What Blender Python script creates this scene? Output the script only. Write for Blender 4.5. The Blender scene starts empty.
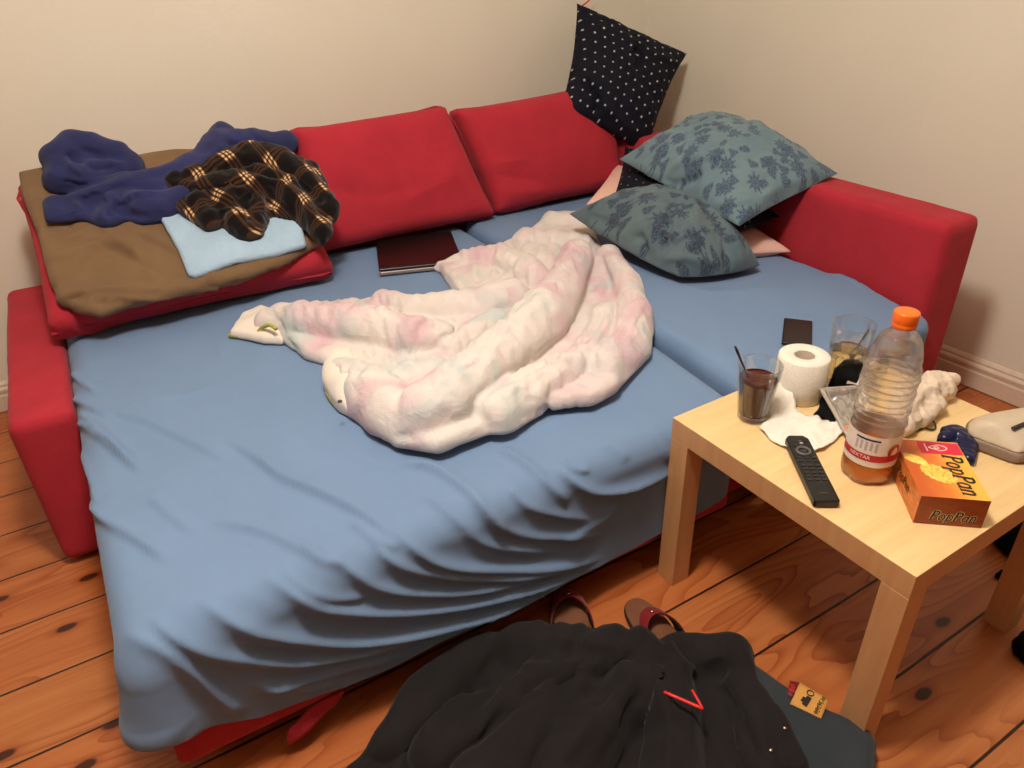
import bpy, math, random
import numpy as np
from mathutils import Matrix, Vector

scn = bpy.context.scene
COL = scn.collection

# ------------------------------------------------------------------ camera
FPX = 742.295
CC = np.array([-0.85836, -1.02119, 1.31631])
CR = np.array([0.8601603, -0.5091629, -0.02962])
CU = np.array([0.2821051, 0.4265872, 0.8593254])
CF = np.array([0.4249011, 0.7475136, -0.5105708])
cam = bpy.data.cameras.new('camera')
cam.sensor_fit = 'HORIZONTAL'; cam.sensor_width = 36.0
cam.lens = FPX / 1024 * 36.0
cam.clip_start = 0.02
co = bpy.data.objects.new('camera', cam)
COL.objects.link(co)
co.matrix_world = Matrix(((CR[0], CU[0], -CF[0], CC[0]), (CR[1], CU[1], -CF[1], CC[1]), (CR[2], CU[2], -CF[2], CC[2]), (0, 0, 0, 1)))
scn.camera = co

# survey helpers: a sight line met with a known plane gives a place in the room
def ray(px, py):
    return CF + (px - 512) / FPX * CR - (py - 384) / FPX * CU
def at(px, py, z):
    d = ray(px, py); return CC + (z - CC[2]) / d[2] * d
def at_y(px, py, y):
    d = ray(px, py); return CC + (y - CC[1]) / d[1] * d
def at_x(px, py, x):
    d = ray(px, py); return CC + (x - CC[0]) / d[0] * d

class Frame:
    def __init__(s, o, ex, ey, ez):
        s.o = np.array(o, float); s.M = np.array([ex, ey, ez], float)   # rows
    def loc(s, P): return (np.asarray(P) - s.o) @ s.M.T
    def wor(s, L): return np.asarray(L) @ s.M + s.o
    def at(s, px, py, n=0.0):
        d = ray(px, py); nz = s.M[2]
        t = (n - (CC - s.o) @ nz) / (d @ nz)
        return s.loc(CC + t * d)
WORLD = Frame((0, 0, 0), (1, 0, 0), (0, 1, 0), (0, 0, 1))

# ------------------------------------------------------------------ materials
def lin(c):
    return tuple(((v / 255) / 12.92 if v / 255 <= 0.04045 else ((v / 255 + 0.055) / 1.055) ** 2.4) for v in c) + (1.0,)

class NT:
    def __init__(s, name):
        s.m = bpy.data.materials.new(name); s.m.use_nodes = True
        s.t = s.m.node_tree; s.b = s.t.nodes['Principled BSDF']; s.out = s.t.nodes['Material Output']
    def n(s, typ, **kw):
        nd = s.t.nodes.new(typ)
        for k, v in kw.items():
            if k.startswith('i_'): nd.inputs[int(k[2:]) if k[2:].isdigit() else k[2:].replace('_', ' ')].default_value = v
            else: setattr(nd, k, v)
        return nd
    def l(s, a, b): s.t.links.new(a, b)
    def val(s, x, sock):
        if hasattr(x, 'is_output'): s.l(x, sock)
        else: sock.default_value = x
    def math(s, op, a, b=0.0, c=0.0, clamp=False):
        nd = s.n('ShaderNodeMath', operation=op); nd.use_clamp = clamp
        for i, x in enumerate((a, b, c)): s.val(x, nd.inputs[i])
        return nd.outputs[0]
    def mix(s, f, a, b, bt='MIX'):
        nd = s.n('ShaderNodeMix', data_type='RGBA', blend_type=bt)
        s.val(f, nd.inputs[0]); s.val(a, nd.inputs[6]); s.val(b, nd.inputs[7])
        return nd.outputs[2]
    def coord(s, kind='Object', scale=(1, 1, 1), loc=(0, 0, 0), rot=(0, 0, 0)):
        tc = s.n('ShaderNodeTexCoord'); mp = s.n('ShaderNodeMapping')
        mp.inputs['Scale'].default_value = scale; mp.inputs['Location'].default_value = loc; mp.inputs['Rotation'].default_value = rot
        s.l(tc.outputs[kind], mp.inputs['Vector']); return mp.outputs[0]
    def noise(s, vec, scale, detail=2.0, rough=0.5, dist=0.0, col=False):
        nd = s.n('ShaderNodeTexNoise'); nd.inputs['Scale'].default_value = scale
        nd.inputs['Detail'].default_value = detail; nd.inputs['Roughness'].default_value = rough; nd.inputs['Distortion'].default_value = dist
        s.l(vec, nd.inputs['Vector']); return nd.outputs['Color' if col else 'Fac']
    def ramp(s, f, stops, interp='LINEAR'):
        nd = s.n('ShaderNodeValToRGB'); cr = nd.color_ramp; cr.interpolation = interp
        while len(cr.elements) < len(stops): cr.elements.new(0.5)
        for e, (p, c) in zip(cr.elements, stops): e.position = p; e.color = c
        s.l(f, nd.inputs[0]); return nd.outputs[0]
    def rng(s, f, a, b, c=0.0, d=1.0):
        nd = s.n('ShaderNodeMapRange'); s.val(f, nd.inputs[0])
        for i, v in enumerate((a, b, c, d)): nd.inputs[1 + i].default_value = v
        return nd.outputs[0]
    def bump(s, h, strength=0.3, dist=0.002):
        nd = s.n('ShaderNodeBump'); nd.inputs['Strength'].default_value = strength; nd.inputs['Distance'].default_value = dist
        s.l(h, nd.inputs['Height']); s.l(nd.outputs[0], s.b.inputs['Normal']); return nd.outputs[0]
    def base(s, c): s.val(c, s.b.inputs['Base Color'])
    def set(s, **kw):
        for k, v in kw.items(): s.b.inputs[k.replace('_', ' ')].default_value = v
        return s

def W(v): return (v, v, v, 1.0)

def plain(name, c, rough=0.5, metal=0.0, spec=0.5):
    m = NT(name)
    v = m.coord('Object'); f = m.noise(v, 60, 3)
    m.base(m.mix(m.rng(f, 0.3, 0.7), tuple(x * 0.93 for x in lin(c)[:3]) + (1,), lin(c)))
    m.set(Roughness=rough, Metallic=metal); m.b.inputs['Specular IOR Level'].default_value = spec
    return m.m

def fabric(name, c, rough=0.9, weave=900, wb=0.35, mottle=0.12, sheen=0.15, mscale=8, bdist=0.0012):
    m = NT(name); v = m.coord('Object')
    f = m.noise(v, mscale, 4, 0.6); g = m.noise(v, weave, 1)
    lo = tuple(x * (1 - mottle) for x in lin(c)[:3]) + (1,); hi = tuple(min(1, x * (1 + mottle)) for x in lin(c)[:3]) + (1,)
    b = m.mix(m.rng(f, 0.3, 0.7), lo, hi)
    b = m.mix(m.rng(g, 0.35, 0.65, 0.0, 0.16), b, tuple(x * 0.45 for x in lin(c)[:3]) + (1,))
    m.base(b); m.set(Roughness=rough); m.b.inputs['Specular IOR Level'].default_value = 0.15
    m.b.inputs['Sheen Weight'].default_value = sheen
    m.bump(g, wb, bdist)
    return m.m

M = {}
M['red'] = fabric('red_upholstery', (178, 46, 58), weave=420, wb=0.5, mottle=0.10, sheen=0.06)
M['sheet'] = fabric('blue_cotton', (118, 144, 178), weave=1400, wb=0.10, mottle=0.035, mscale=5, sheen=0.1)
M['brown'] = fabric('brown_cotton', (124, 97, 70), weave=1200, wb=0.12, mottle=0.08, sheen=0.1)
M['lightblue'] = fabric('pale_blue_terry', (176, 204, 226), weave=420, wb=0.9, mottle=0.08, sheen=0.3, bdist=0.003)
M['towel'] = fabric('navy_terry', (48, 51, 94), weave=450, wb=0.9, mottle=0.2, sheen=0.1, bdist=0.003)
M['jacket'] = fabric('black_cotton', (33, 30, 31), weave=700, wb=0.3, mottle=0.2, sheen=0.06)
M['denim'] = fabric('blue_grey_denim', (52, 58, 63), weave=900, wb=0.4, mottle=0.12, sheen=0.1)
M['pink'] = fabric('pink_pillow_cotton', (242, 196, 178), weave=900, wb=0.15, mottle=0.04)
M['plaster_white'] = None

def wall_mat():
    m = NT('painted_plaster'); v = m.coord('Object')
    f = m.noise(v, 1.2, 3); g = m.noise(v, 55, 4, 0.6)
    m.base(m.mix(m.rng(f, 0.35, 0.65), lin((221, 213, 194)), lin((227, 219, 201))))
    m.set(Roughness=0.75); m.b.inputs['Specular IOR Level'].default_value = 0.2
    m.bump(g, 0.25, 0.004); return m.m
M['wall'] = wall_mat()
M['trim'] = plain('painted_wood_trim', (222, 200, 178), 0.45)
M['ceiling'] = plain('ceiling_paint', (206, 198, 186), 0.9)
M['wall_dark'] = plain('dimmed_unseen_wall', (150, 132, 112), 0.9)  # unseen walls given an invented darker tone to cut bounced fill

PLANK_Y0 = -0.545; PLANK_W = 0.192
def floor_mat():
    m = NT('pine_planks'); tc = m.n('ShaderNodeTexCoord'); sep = m.n('ShaderNodeSeparateXYZ')
    m.l(tc.outputs['Object'], sep.inputs[0])
    X, Y = sep.outputs[0], sep.outputs[1]
    # boards drift slightly off the sofa's direction
    Yr = m.math('ADD', Y, m.math('MULTIPLY', X, -0.012))
    p = m.math('DIVIDE', m.math('SUBTRACT', Yr, PLANK_Y0), PLANK_W)
    idx = m.math('FLOOR', p); fr = m.math('FRACT', p)
    wn = m.n('ShaderNodeTexWhiteNoise', noise_dimensions='1D'); m.l(idx, wn.inputs['W'])
    rnd = wn.outputs['Value']
    cx = m.n('ShaderNodeCombineXYZ')
    m.l(m.math('ADD', X, m.math('MULTIPLY', rnd, 37.0)), cx.inputs[0]); m.l(Yr, cx.inputs[1]); m.l(rnd, cx.inputs[2])
    P = cx.outputs[0]
    def sc(a, b):
        mp = m.n('ShaderNodeMapping'); mp.inputs['Scale'].default_value = (a, b, 1); m.l(P, mp.inputs[0]); return mp.outputs[0]
    # cathedral grain: contour lines of a stretched noise field
    fld = m.noise(sc(1.1, 5.2), 1.0, 2.5, 0.45, 0.25)
    rings = m.math('FRACT', m.math('MULTIPLY', fld, 19.0))
    ringd = m.math('POWER', rings, 3.0)
    fine = m.noise(sc(3.0, 160), 1.0, 3, 0.6)
    streak = m.noise(sc(0.8, 26), 1.0, 3, 0.55)
    c = m.ramp(streak, [(0.25, lin((164, 94, 50))), (0.5, lin((182, 112, 62))), (0.75, lin((194, 126, 74)))])
    c = m.mix(m.math('MULTIPLY', m.math('MULTIPLY', ringd, 0.85), m.rng(m.noise(sc(0.9, 4), 1.0, 1), 0.36, 0.55)), c, lin((128, 54, 22)))
    c = m.mix(m.rng(fine, 0.45, 0.75, 0.0, 0.35), c, lin((176, 84, 38)))
    # tint per board
    c = m.mix(m.rng(rnd, 0, 1, 0.0, 0.3), c, lin((186, 92, 42)))
    # knots
    vo = m.n('ShaderNodeTexVoronoi', feature='F1', voronoi_dimensions='2D'); vo.inputs['Scale'].default_value = 1.0
    nw = m.noise(sc(14, 14), 1.0, 2, 0.5)
    mpk = m.n('ShaderNodeMapping'); mpk.inputs['Scale'].default_value = (3.0, 6.2, 1); m.l(P, mpk.inputs[0]); m.l(mpk.outputs[0], vo.inputs['Vector'])
    wn2 = m.n('ShaderNodeTexWhiteNoise', noise_dimensions='3D'); m.l(vo.outputs['Position'], wn2.inputs['Vector'])
    kd = m.math('ADD', vo.outputs['Distance'], m.math('MULTIPLY', m.math('SUBTRACT', nw, 0.5), 0.06))
    has = m.math('GREATER_THAN', wn2.outputs['Value'], 0.40)
    c = m.mix(m.math('MULTIPLY', has, m.rng(kd, 0.16, 0.05, 0.0, 0.6)), c, lin((140, 58, 24)))
    c = m.mix(m.math('MULTIPLY', has, m.rng(kd, 0.075, 0.05, 0.0, 0.92)), c, lin((50, 20, 10)))
    # gaps
    edge = m.math('MINIMUM', fr, m.math('SUBTRACT', 1.0, fr))
    gap = m.rng(edge, 0.009, 0.018, 1.0, 0.0)
    c = m.mix(gap, c, lin((38, 16, 8)))
    m.base(c)
    m.val(m.rng(fine, 0.3, 0.7, 0.30, 0.42), m.b.inputs['Roughness'])
    m.b.inputs['Specular IOR Level'].default_value = 0.4
    h = m.math('SUBTRACT', m.math('MULTIPLY', fine, 0.1), m.math('MULTIPLY', gap, 1.0))
    m.bump(h, 0.5, 0.004)
    return m.m
M['floor'] = floor_mat()

def birch():
    m = NT('birch_veneer'); v = m.coord('Object', (2.0, 26, 26))
    f = m.noise(v, 1.6, 4, 0.6); g = m.noise(m.coord('Object', (14, 200, 200)), 1.0, 2)
    c = m.ramp(f, [(0.3, lin((226, 190, 132))), (0.7, lin((238, 206, 150)))])
    c = m.mix(m.rng(g, 0.55, 0.8, 0.0, 0.25), c, lin((206, 162, 104)))
    m.base(c); m.set(Roughness=0.36); m.b.inputs['Specular IOR Level'].default_value = 0.45
    return m.m
M['birch'] = birch()
def birch_shaded():  # sides and legs: shade and floor bounce painted into the birch colour
    m = NT('birch_painted_shade'); f = m.noise(m.coord('Object', (30, 30, 3)), 1.6, 4, 0.6)
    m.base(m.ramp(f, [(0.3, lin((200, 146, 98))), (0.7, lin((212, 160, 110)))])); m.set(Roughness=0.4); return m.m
M['birch_shaded'] = birch_shaded()

def duvet_mat():
    m = NT('tie_dye_cotton'); v = m.coord('Object')
    a = m.noise(v, 5.5, 2, 0.5, 0.8); b = m.noise(m.coord('Object', loc=(7.3, 2.1, 4.0)), 5.0, 2, 0.5, 0.8)
    base = m.mix(m.rng(m.noise(v, 3.0, 2), 0.35, 0.65), lin((220, 210, 202)), lin((216, 205, 201)))
    c = m.mix(m.rng(a, 0.50, 0.68, 0.0, 0.75), base, lin((210, 170, 180)))
    c = m.mix(m.rng(b, 0.55, 0.70, 0.0, 0.75), c, lin((186, 199, 197)))
    m.base(c); m.set(Roughness=0.9); m.b.inputs['Specular IOR Level'].default_value = 0.15
    m.b.inputs['Sheen Weight'].default_value = 0.2
    m.bump(m.noise(v, 26, 5, 0.62, 0.9), 0.6, 0.009)
    return m.m
M['duvet'] = duvet_mat()
M['lining'] = fabric('white_lining', (238, 226, 212), weave=900, wb=0.1, mottle=0.03)
M['lime'] = fabric('lime_binding', (178, 176, 84), weave=900, wb=0.2)

def paisley(name, ca, cb, cc):
    m = NT(name); uv = m.coord('UV', (1, 1, 1))
    nz = m.noise(uv, 9, 3, 0.6, 0.0, True)
    va = m.n('ShaderNodeVectorMath', operation='SCALE'); m.l(nz, va.inputs[0]); va.inputs['Scale'].default_value = 0.03
    ad = m.n('ShaderNodeVectorMath', operation='ADD'); m.l(uv, ad.inputs[0]); m.l(va.outputs[0], ad.inputs[1])
    def motif(scale, off, r0, petals, thr):
        mp = m.n('ShaderNodeMapping'); mp.inputs['Scale'].default_value = (scale, scale, 1); mp.inputs['Location'].default_value = (off, off * 1.7, 0)
        m.l(ad.outputs[0], mp.inputs[0])
        vo = m.n('ShaderNodeTexVoronoi', feature='F1', voronoi_dimensions='2D'); vo.inputs['Scale'].default_value = 1.0; vo.inputs['Randomness'].default_value = 0.85
        m.l(mp.outputs[0], vo.inputs['Vector'])
        df = m.n('ShaderNodeVectorMath', operation='SUBTRACT'); m.l(mp.outputs[0], df.inputs[0]); m.l(vo.outputs['Position'], df.inputs[1])
        sp = m.n('ShaderNodeSeparateXYZ'); m.l(df.outputs[0], sp.inputs[0])
        ang = m.math('ARCTAN2', sp.outputs[1], sp.outputs[0])
        w = m.n('ShaderNodeTexWhiteNoise', noise_dimensions='2D'); m.l(vo.outputs['Position'], w.inputs['Vector'])
        pet = m.math('SINE', m.math('ADD', m.math('MULTIPLY', ang, petals), m.math('MULTIPLY', w.outputs['Value'], 6.0)))
        d = vo.outputs['Distance']
        rad = m.math('ADD', r0, m.math('MULTIPLY', pet, r0 * 0.22))
        q = m.math('DIVIDE', d, rad)
        # dark flower with lighter rings
        inside = m.rng(q, 0.95, 1.05, 1.0, 0.0)
        ring = m.math('ABSOLUTE', m.math('SINE', m.math('MULTIPLY', q, 7.5)))
        vein = m.rng(m.math('ABSOLUTE', pet), 0.1, 0.5, 0.35, 1.0)
        k = m.math('MULTIPLY', m.math('MULTIPLY', inside, m.rng(ring, 0.2, 0.6, 0.35, 1.0)), vein)
        return m.math('MULTIPLY', k, m.math('GREATER_THAN', w.outputs['Value'], thr))
    k1 = motif(7.0, 0.0, 0.27, 9.0, 0.2)
    k2 = motif(11.0, 3.3, 0.27, 3.0, 0.45)
    k3 = motif(10.0, 8.1, 0.25, 2.0, 0.4)
    k = m.math('MAXIMUM', k1, m.math('MAXIMUM', k2, k3))
    bg = m.mix(m.rng(m.noise(uv, 4, 2), 0.35, 0.65), lin(ca), lin(cb))
    m.base(m.mix(m.math('MULTIPLY', k, 0.85), bg, lin(cc)))
    m.set(Roughness=0.8); m.b.inputs['Specular IOR Level'].default_value = 0.25; m.b.inputs['Sheen Weight'].default_value = 0.15
    m.bump(m.noise(m.coord('Object'), 900, 1), 0.1, 0.001)
    return m.m
M['paisley'] = paisley('teal_floral_cotton', (98, 122, 132), (110, 132, 138), (52, 66, 94))
M['paisley2'] = paisley('grey_blue_floral_cotton', (84, 102, 110), (96, 112, 116), (42, 52, 74))

def dotted(name, n, r, dim=1.0):
    m = NT(name); uv = m.coord('UV', (n, n, 1), rot=(0, 0, 0.32))
    sp = m.n('ShaderNodeSeparateXYZ'); m.l(uv, sp.inputs[0])
    row = m.math('FLOOR', sp.outputs[1])
    x = m.math('SUBTRACT', m.math('FRACT', m.math('ADD', sp.outputs[0], m.math('MULTIPLY', row, 0.5))), 0.5)
    y = m.math('SUBTRACT', m.math('FRACT', sp.outputs[1]), 0.5)
    d = m.math('SQRT', m.math('ADD', m.math('MULTIPLY', x, x), m.math('MULTIPLY', y, y)))
    k = m.rng(d, r, r * 0.7, 0.0, 0.85 * dim)
    m.base(m.mix(k, lin((17, 18, 30)), lin((188, 192, 188))))
    m.set(Roughness=0.85); m.b.inputs['Specular IOR Level'].default_value = 0.2
    m.bump(m.noise(m.coord('Object'), 120, 3), 0.2, 0.002)
    return m.m
M['dots'] = dotted('navy_star_dot_cotton', 15.5, 0.115)
M['dots2'] = dotted('black_dot_cotton', 15.0, 0.10, 0.5)

def plaid():
    m = NT('brown_plaid_flannel'); uv = m.coord('UV', (1, 1, 1))
    sp = m.n('ShaderNodeSeparateXYZ'); m.l(uv, sp.inputs[0])
    def stripes(u, per):
        f = m.math('FRACT', m.math('DIVIDE', u, per))
        a = 0.0; out = None
        for c in (0.30, 0.42, 0.54):
            s = m.rng(m.math('ABSOLUTE', m.math('SUBTRACT', f, c)), 0.022, 0.042, 1.0, 0.0)
            out = s if out is None else m.math('MAXIMUM', out, s)
        band = m.rng(m.math('ABSOLUTE', m.math('SUBTRACT', f, 0.42)), 0.2, 0.24, 1.0, 0.0)
        return out, band
    a, A = stripes(sp.outputs[0], 0.092); b, B = stripes(sp.outputs[1], 0.078)
    c = m.mix(m.math('MULTIPLY', m.math('MAXIMUM', A, B), 0.3), lin((17, 12, 11)), lin((44, 27, 19)))
    c = m.mix(m.math('MULTIPLY', m.math('MAXIMUM', a, b), 0.22), c, lin((126, 84, 56)))
    c = m.mix(m.math('MULTIPLY', m.math('MULTIPLY', a, B), 0.30), c, lin((206, 146, 102)))
    c = m.mix(m.math('MULTIPLY', m.math('MULTIPLY', a, b), 0.85), c, lin((236, 196, 142)))
    m.base(c); m.set(Roughness=0.95); m.b.inputs['Specular IOR Level'].default_value = 0.1; m.b.inputs['Sheen Weight'].default_value = 0.2
    m.bump(m.noise(m.coord('Object'), 500, 2), 0.4, 0.002)
    return m.m
M['plaid'] = plaid()

def clear(name, tint, gloss=0.0, ior=1.45, f=0.5, rough=0.0, bscale=None):
    m = NT(name); t = m.t
    tr = m.n('ShaderNodeBsdfTransparent'); tr.inputs[0].default_value = tint
    gl = m.n('ShaderNodeBsdfGlass'); gl.inputs['Color'].default_value = tint; gl.inputs['IOR'].default_value = ior; gl.inputs['Roughness'].default_value = rough
    mx = m.n('ShaderNodeMixShader'); mx.inputs[0].default_value = f
    m.l(tr.outputs[0], mx.inputs[1]); m.l(gl.outputs[0], mx.inputs[2])
    g2 = m.n('ShaderNodeBsdfGlossy'); g2.inputs['Roughness'].default_value = 0.05
    lw = m.n('ShaderNodeLayerWeight'); lw.inputs[0].default_value = 0.12
    mx2 = m.n('ShaderNodeMixShader')
    m.l(m.math('MULTIPLY', lw.outputs['Fresnel'], 0.3), mx2.inputs[0]); m.l(mx.outputs[0], mx2.inputs[1]); m.l(g2.outputs[0], mx2.inputs[2])
    m.l(mx2.outputs[0], m.out.inputs['Surface'])
    m.t.nodes.remove(m.b)
    return m.m
M['glass'] = clear('clear_glass', (0.985, 0.988, 0.98, 1), f=0.19, ior=1.45)
M['pet'] = clear('clear_plastic', (0.975, 0.97, 0.965, 1), f=0.4, ior=1.25)
M['film'] = clear('clear_film', (0.93, 0.93, 0.90, 1), f=0.4, ior=1.3, rough=0.08)
def liquid(name, c, trans, ior=1.33):
    m = NT(name); v = m.coord('Object')
    m.base(m.mix(m.rng(m.noise(v, 30, 2), 0.3, 0.7), lin(c), tuple(x * 0.95 for x in lin(c)[:3]) + (1,)))
    m.set(Roughness=0.03, IOR=ior); m.b.inputs['Transmission Weight'].default_value = trans
    return m.m
M['cola'] = liquid('dark_cola', (74, 22, 14), 0.1)
M['nectar'] = liquid('orange_juice_drink', (255, 158, 66), 0.5)
M['water'] = liquid('pale_yellow_drink', (255, 244, 208), 0.97)
M['paper'] = fabric('tissue_paper', (240, 232, 218), weave=260, wb=0.35, mottle=0.02, sheen=0.0)
M['core'] = plain('grey_cardboard', (168, 152, 132), 0.9)
M['orange_cap'] = plain('orange_plastic', (250, 112, 28), 0.35)
M['label_white'] = plain('label_paper', (236, 222, 210), 0.5)
M['label_red'] = plain('label_red', (196, 24, 44), 0.5)
M['label_dark'] = plain('label_dark_blue', (34, 36, 70), 0.5)
M['label_grey'] = plain('label_grey_print', (190, 178, 176), 0.5)
M['black_plastic'] = plain('black_plastic', (20, 19, 19), 0.35)
M['black_matte'] = plain('black_soft_plastic', (16, 14, 14), 0.55)
M['black_button'] = plain('dark_grey_rubber', (50, 48, 47), 0.5)
M['grey_button'] = plain('grey_rubber', (96, 92, 88), 0.45)
M['pale_print'] = plain('pale_print', (205, 200, 195), 0.5)
M['black_cloth'] = fabric('black_knit', (12, 11, 12), weave=500, wb=0.5, mottle=0.2, sheen=0.0)
M['laptop_lid'] = plain('glossy_dark_brown_lid', (24, 17, 16), 0.3)
M['laptop_base'] = plain('silver_grey_plastic', (150, 136, 126), 0.35, 0.3)
M['steel'] = plain('brushed_steel', (190, 180, 168), 0.25, 1.0)
M['dark_steel'] = plain('dark_metal', (90, 82, 76), 0.28, 1.0)
M['silver_film'] = plain('silver_foil', (205, 200, 192), 0.22, 0.75)
M['tray'] = plain('grey_plastic_tray', (178, 168, 156), 0.3)
M['orange_bit'] = plain('orange_print', (232, 130, 84), 0.5)
M['blue_wrap'] = plain('dark_blue_foil', (22, 26, 66), 0.28, 0.2)
M['napkin'] = fabric('off_white_napkin', (226, 206, 184), weave=260, wb=0.3, mottle=0.03, sheen=0.0)
M['device_top'] = plain('warm_grey_plastic', (208, 190, 164), 0.42)
M['device_bot'] = plain('taupe_plastic', (128, 104, 82), 0.5)
M['dark_slot'] = plain('dark_print', (40, 32, 28), 0.5)
M['sole'] = fabric('brown_leather', (118, 76, 54), rough=0.7, weave=300, wb=0.2, mottle=0.18, mscale=14, sheen=0)
M['sole_dark'] = plain('dark_sole', (36, 22, 18), 0.7)
M['strap'] = fabric('dark_red_strap', (126, 30, 32), weave=500, wb=0.2, mottle=0.1)
M['strap_in'] = plain('black_strap_lining', (22, 18, 17), 0.7)
M['red_pipe'] = plain('red_piping', (232, 44, 40), 0.5)
M['red_string'] = plain('red_string', (208, 60, 44), 0.7)
M['tan_label'] = fabric('tan_leather_label', (214, 158, 84), weave=300, wb=0.1, mottle=0.06, sheen=0)
M['tag_red'] = plain('dark_red_tab', (112, 26, 32), 0.7)
M['tag_ink'] = plain('label_ink', (40, 26, 22), 0.6)
def box_top():
    m = NT('printed_orange_card'); uv = m.coord('UV'); sp = m.n('ShaderNodeSeparateXYZ'); m.l(uv, sp.inputs[0])
    f = m.math('ADD', sp.outputs[0], m.math('MULTIPLY', m.math('SUBTRACT', m.noise(uv, 5, 4, 0.6), 0.5), 0.35))
    c = m.ramp(f, [(0.1, lin((198, 92, 30))), (0.4, lin((218, 118, 42))), (0.68, lin((236, 160, 60))), (0.9, lin((244, 186, 72)))])
    m.base(c); m.set(Roughness=0.38); return m.m
M['card_top'] = box_top()
def card_side(name, a, b):
    m = NT(name); uv = m.coord('UV'); f = m.noise(uv, 7, 4, 0.65, 0.8)
    m.base(m.mix(m.rng(f, 0.35, 0.65), lin(a), lin(b))); m.set(Roughness=0.4); return m.m
M['card_front'] = card_side('printed_brown_card', (142, 62, 26), (158, 74, 32))
M['card_left'] = card_side('printed_amber_card', (186, 92, 36), (226, 142, 70))
M['card_pink'] = plain('printed_crimson', (222, 30, 66), 0.4)
M['card_white'] = plain('printed_white', (246, 214, 206), 0.4)
M['ink'] = plain('printed_black', (34, 20, 12), 0.4)
M['cream_ink'] = plain('printed_cream', (240, 208, 160), 0.4)
def biscuit():
    m = NT('printed_biscuit'); v = m.coord('Object', (1, 1, 1))
    vo = m.n('ShaderNodeTexVoronoi'); vo.inputs['Scale'].default_value = 190; m.l(v, vo.inputs['Vector'])
    c = m.mix(m.rng(vo.outputs['Distance'], 0.1, 0.6), lin((214, 140, 44)), lin((248, 206, 92)))
    c = m.mix(m.rng(m.noise(v, 45, 2), 0.45, 0.7), c, lin((250, 222, 110)))
    m.base(c); m.set(Roughness=0.4); return m.m
M['biscuit'] = biscuit()

# ------------------------------------------------------------------ mesh helpers
def link(name, verts, faces, mat, parent=None, uv=None, smooth=True, loc=None):
    me = bpy.data.meshes.new(name)
    v = np.asarray(verts, float)
    if loc is not None: v = v - np.asarray(loc)
    me.from_pydata(v.tolist(), [], [tuple(int(i) for i in f) for f in faces])
    mats = mat if isinstance(mat, (list, tuple)) else [mat]
    for m_ in mats: me.materials.append(m_)
    if uv is not None:
        ul = me.uv_layers.new(name='UVMap'); idx = np.empty(len(me.loops), dtype=np.int32)
        me.loops.foreach_get('vertex_index', idx)
        ul.data.foreach_set('uv', np.asarray(uv, np.float32)[idx].ravel())
    if smooth: me.polygons.foreach_set('use_smooth', np.ones(len(me.polygons), bool))
    me.update()
    o = bpy.data.objects.new(name, me); COL.objects.link(o)
    if loc is not None: o.location = loc
    if parent is not None: o.parent = parent
    return o

def tag(o, label, cat, group=None, kind=None):
    o['label'] = label; o['category'] = cat
    if group: o['group'] = group
    if kind: o['kind'] = kind
    return o
def thing(name, label, cat, loc=(0, 0, 0), rotz=0.0, group=None):
    o = bpy.data.objects.new(name, None); COL.objects.link(o)
    o.location = loc; o.rotation_euler = (0, 0, rotz); o.empty_display_size = 0.05
    return tag(o, label, cat, group)
def struct(name, verts, faces, mat, smooth=False):
    o = link(name, verts, faces, mat, smooth=smooth); o['kind'] = 'structure'; return o

def bevel(o, w=0.004, seg=3, angle=0.6):
    md = o.modifiers.new('bevel', 'BEVEL'); md.width = w; md.segments = seg; md.limit_method = 'ANGLE'; md.angle_limit = angle
    me = o.data; me.polygons.foreach_set('use_smooth', np.ones(len(me.polygons), bool))
    md2 = o.modifiers.new('wn', 'WEIGHTED_NORMAL'); md2.keep_sharp = False
    return o
BF = [(0, 3, 2, 1), (4, 5, 6, 7), (0, 1, 5, 4), (1, 2, 6, 5), (2, 3, 7, 6), (3, 0, 4, 7)]
def boxv(x0, x1, y0, y1, z0, z1):
    return np.array([(x0, y0, z0), (x1, y0, z0), (x1, y1, z0), (x0, y1, z0), (x0, y0, z1), (x1, y0, z1), (x1, y1, z1), (x0, y1, z1)], float)
def box(name, ext, mat, parent=None, bw=0.004, seg=3):
    return bevel(link(name, boxv(*ext), BF, mat, parent), bw, seg)

def lathe(prof, n=48, fl=None):
    """prof: list of (r,z); fl(angle array, r, z)->r"""
    v = []; f = []; a = np.linspace(0, 2 * np.pi, n, endpoint=False)
    for r, z in prof:
        rr = np.full(n, r) if fl is None else fl(a, r, z) + 0 * a
        for q, R in zip(a, rr): v.append((R * np.cos(q), R * np.sin(q), z))
    for i in range(len(prof) - 1):
        for j in range(n):
            k = (j + 1) % n
            f.append((i * n + j, i * n + k, (i + 1) * n + k, (i + 1) * n + j))
    f.append(tuple(range(n - 1, -1, -1))); f.append(tuple(range((len(prof) - 1) * n, len(prof) * n)))
    return np.array(v), f

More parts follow.
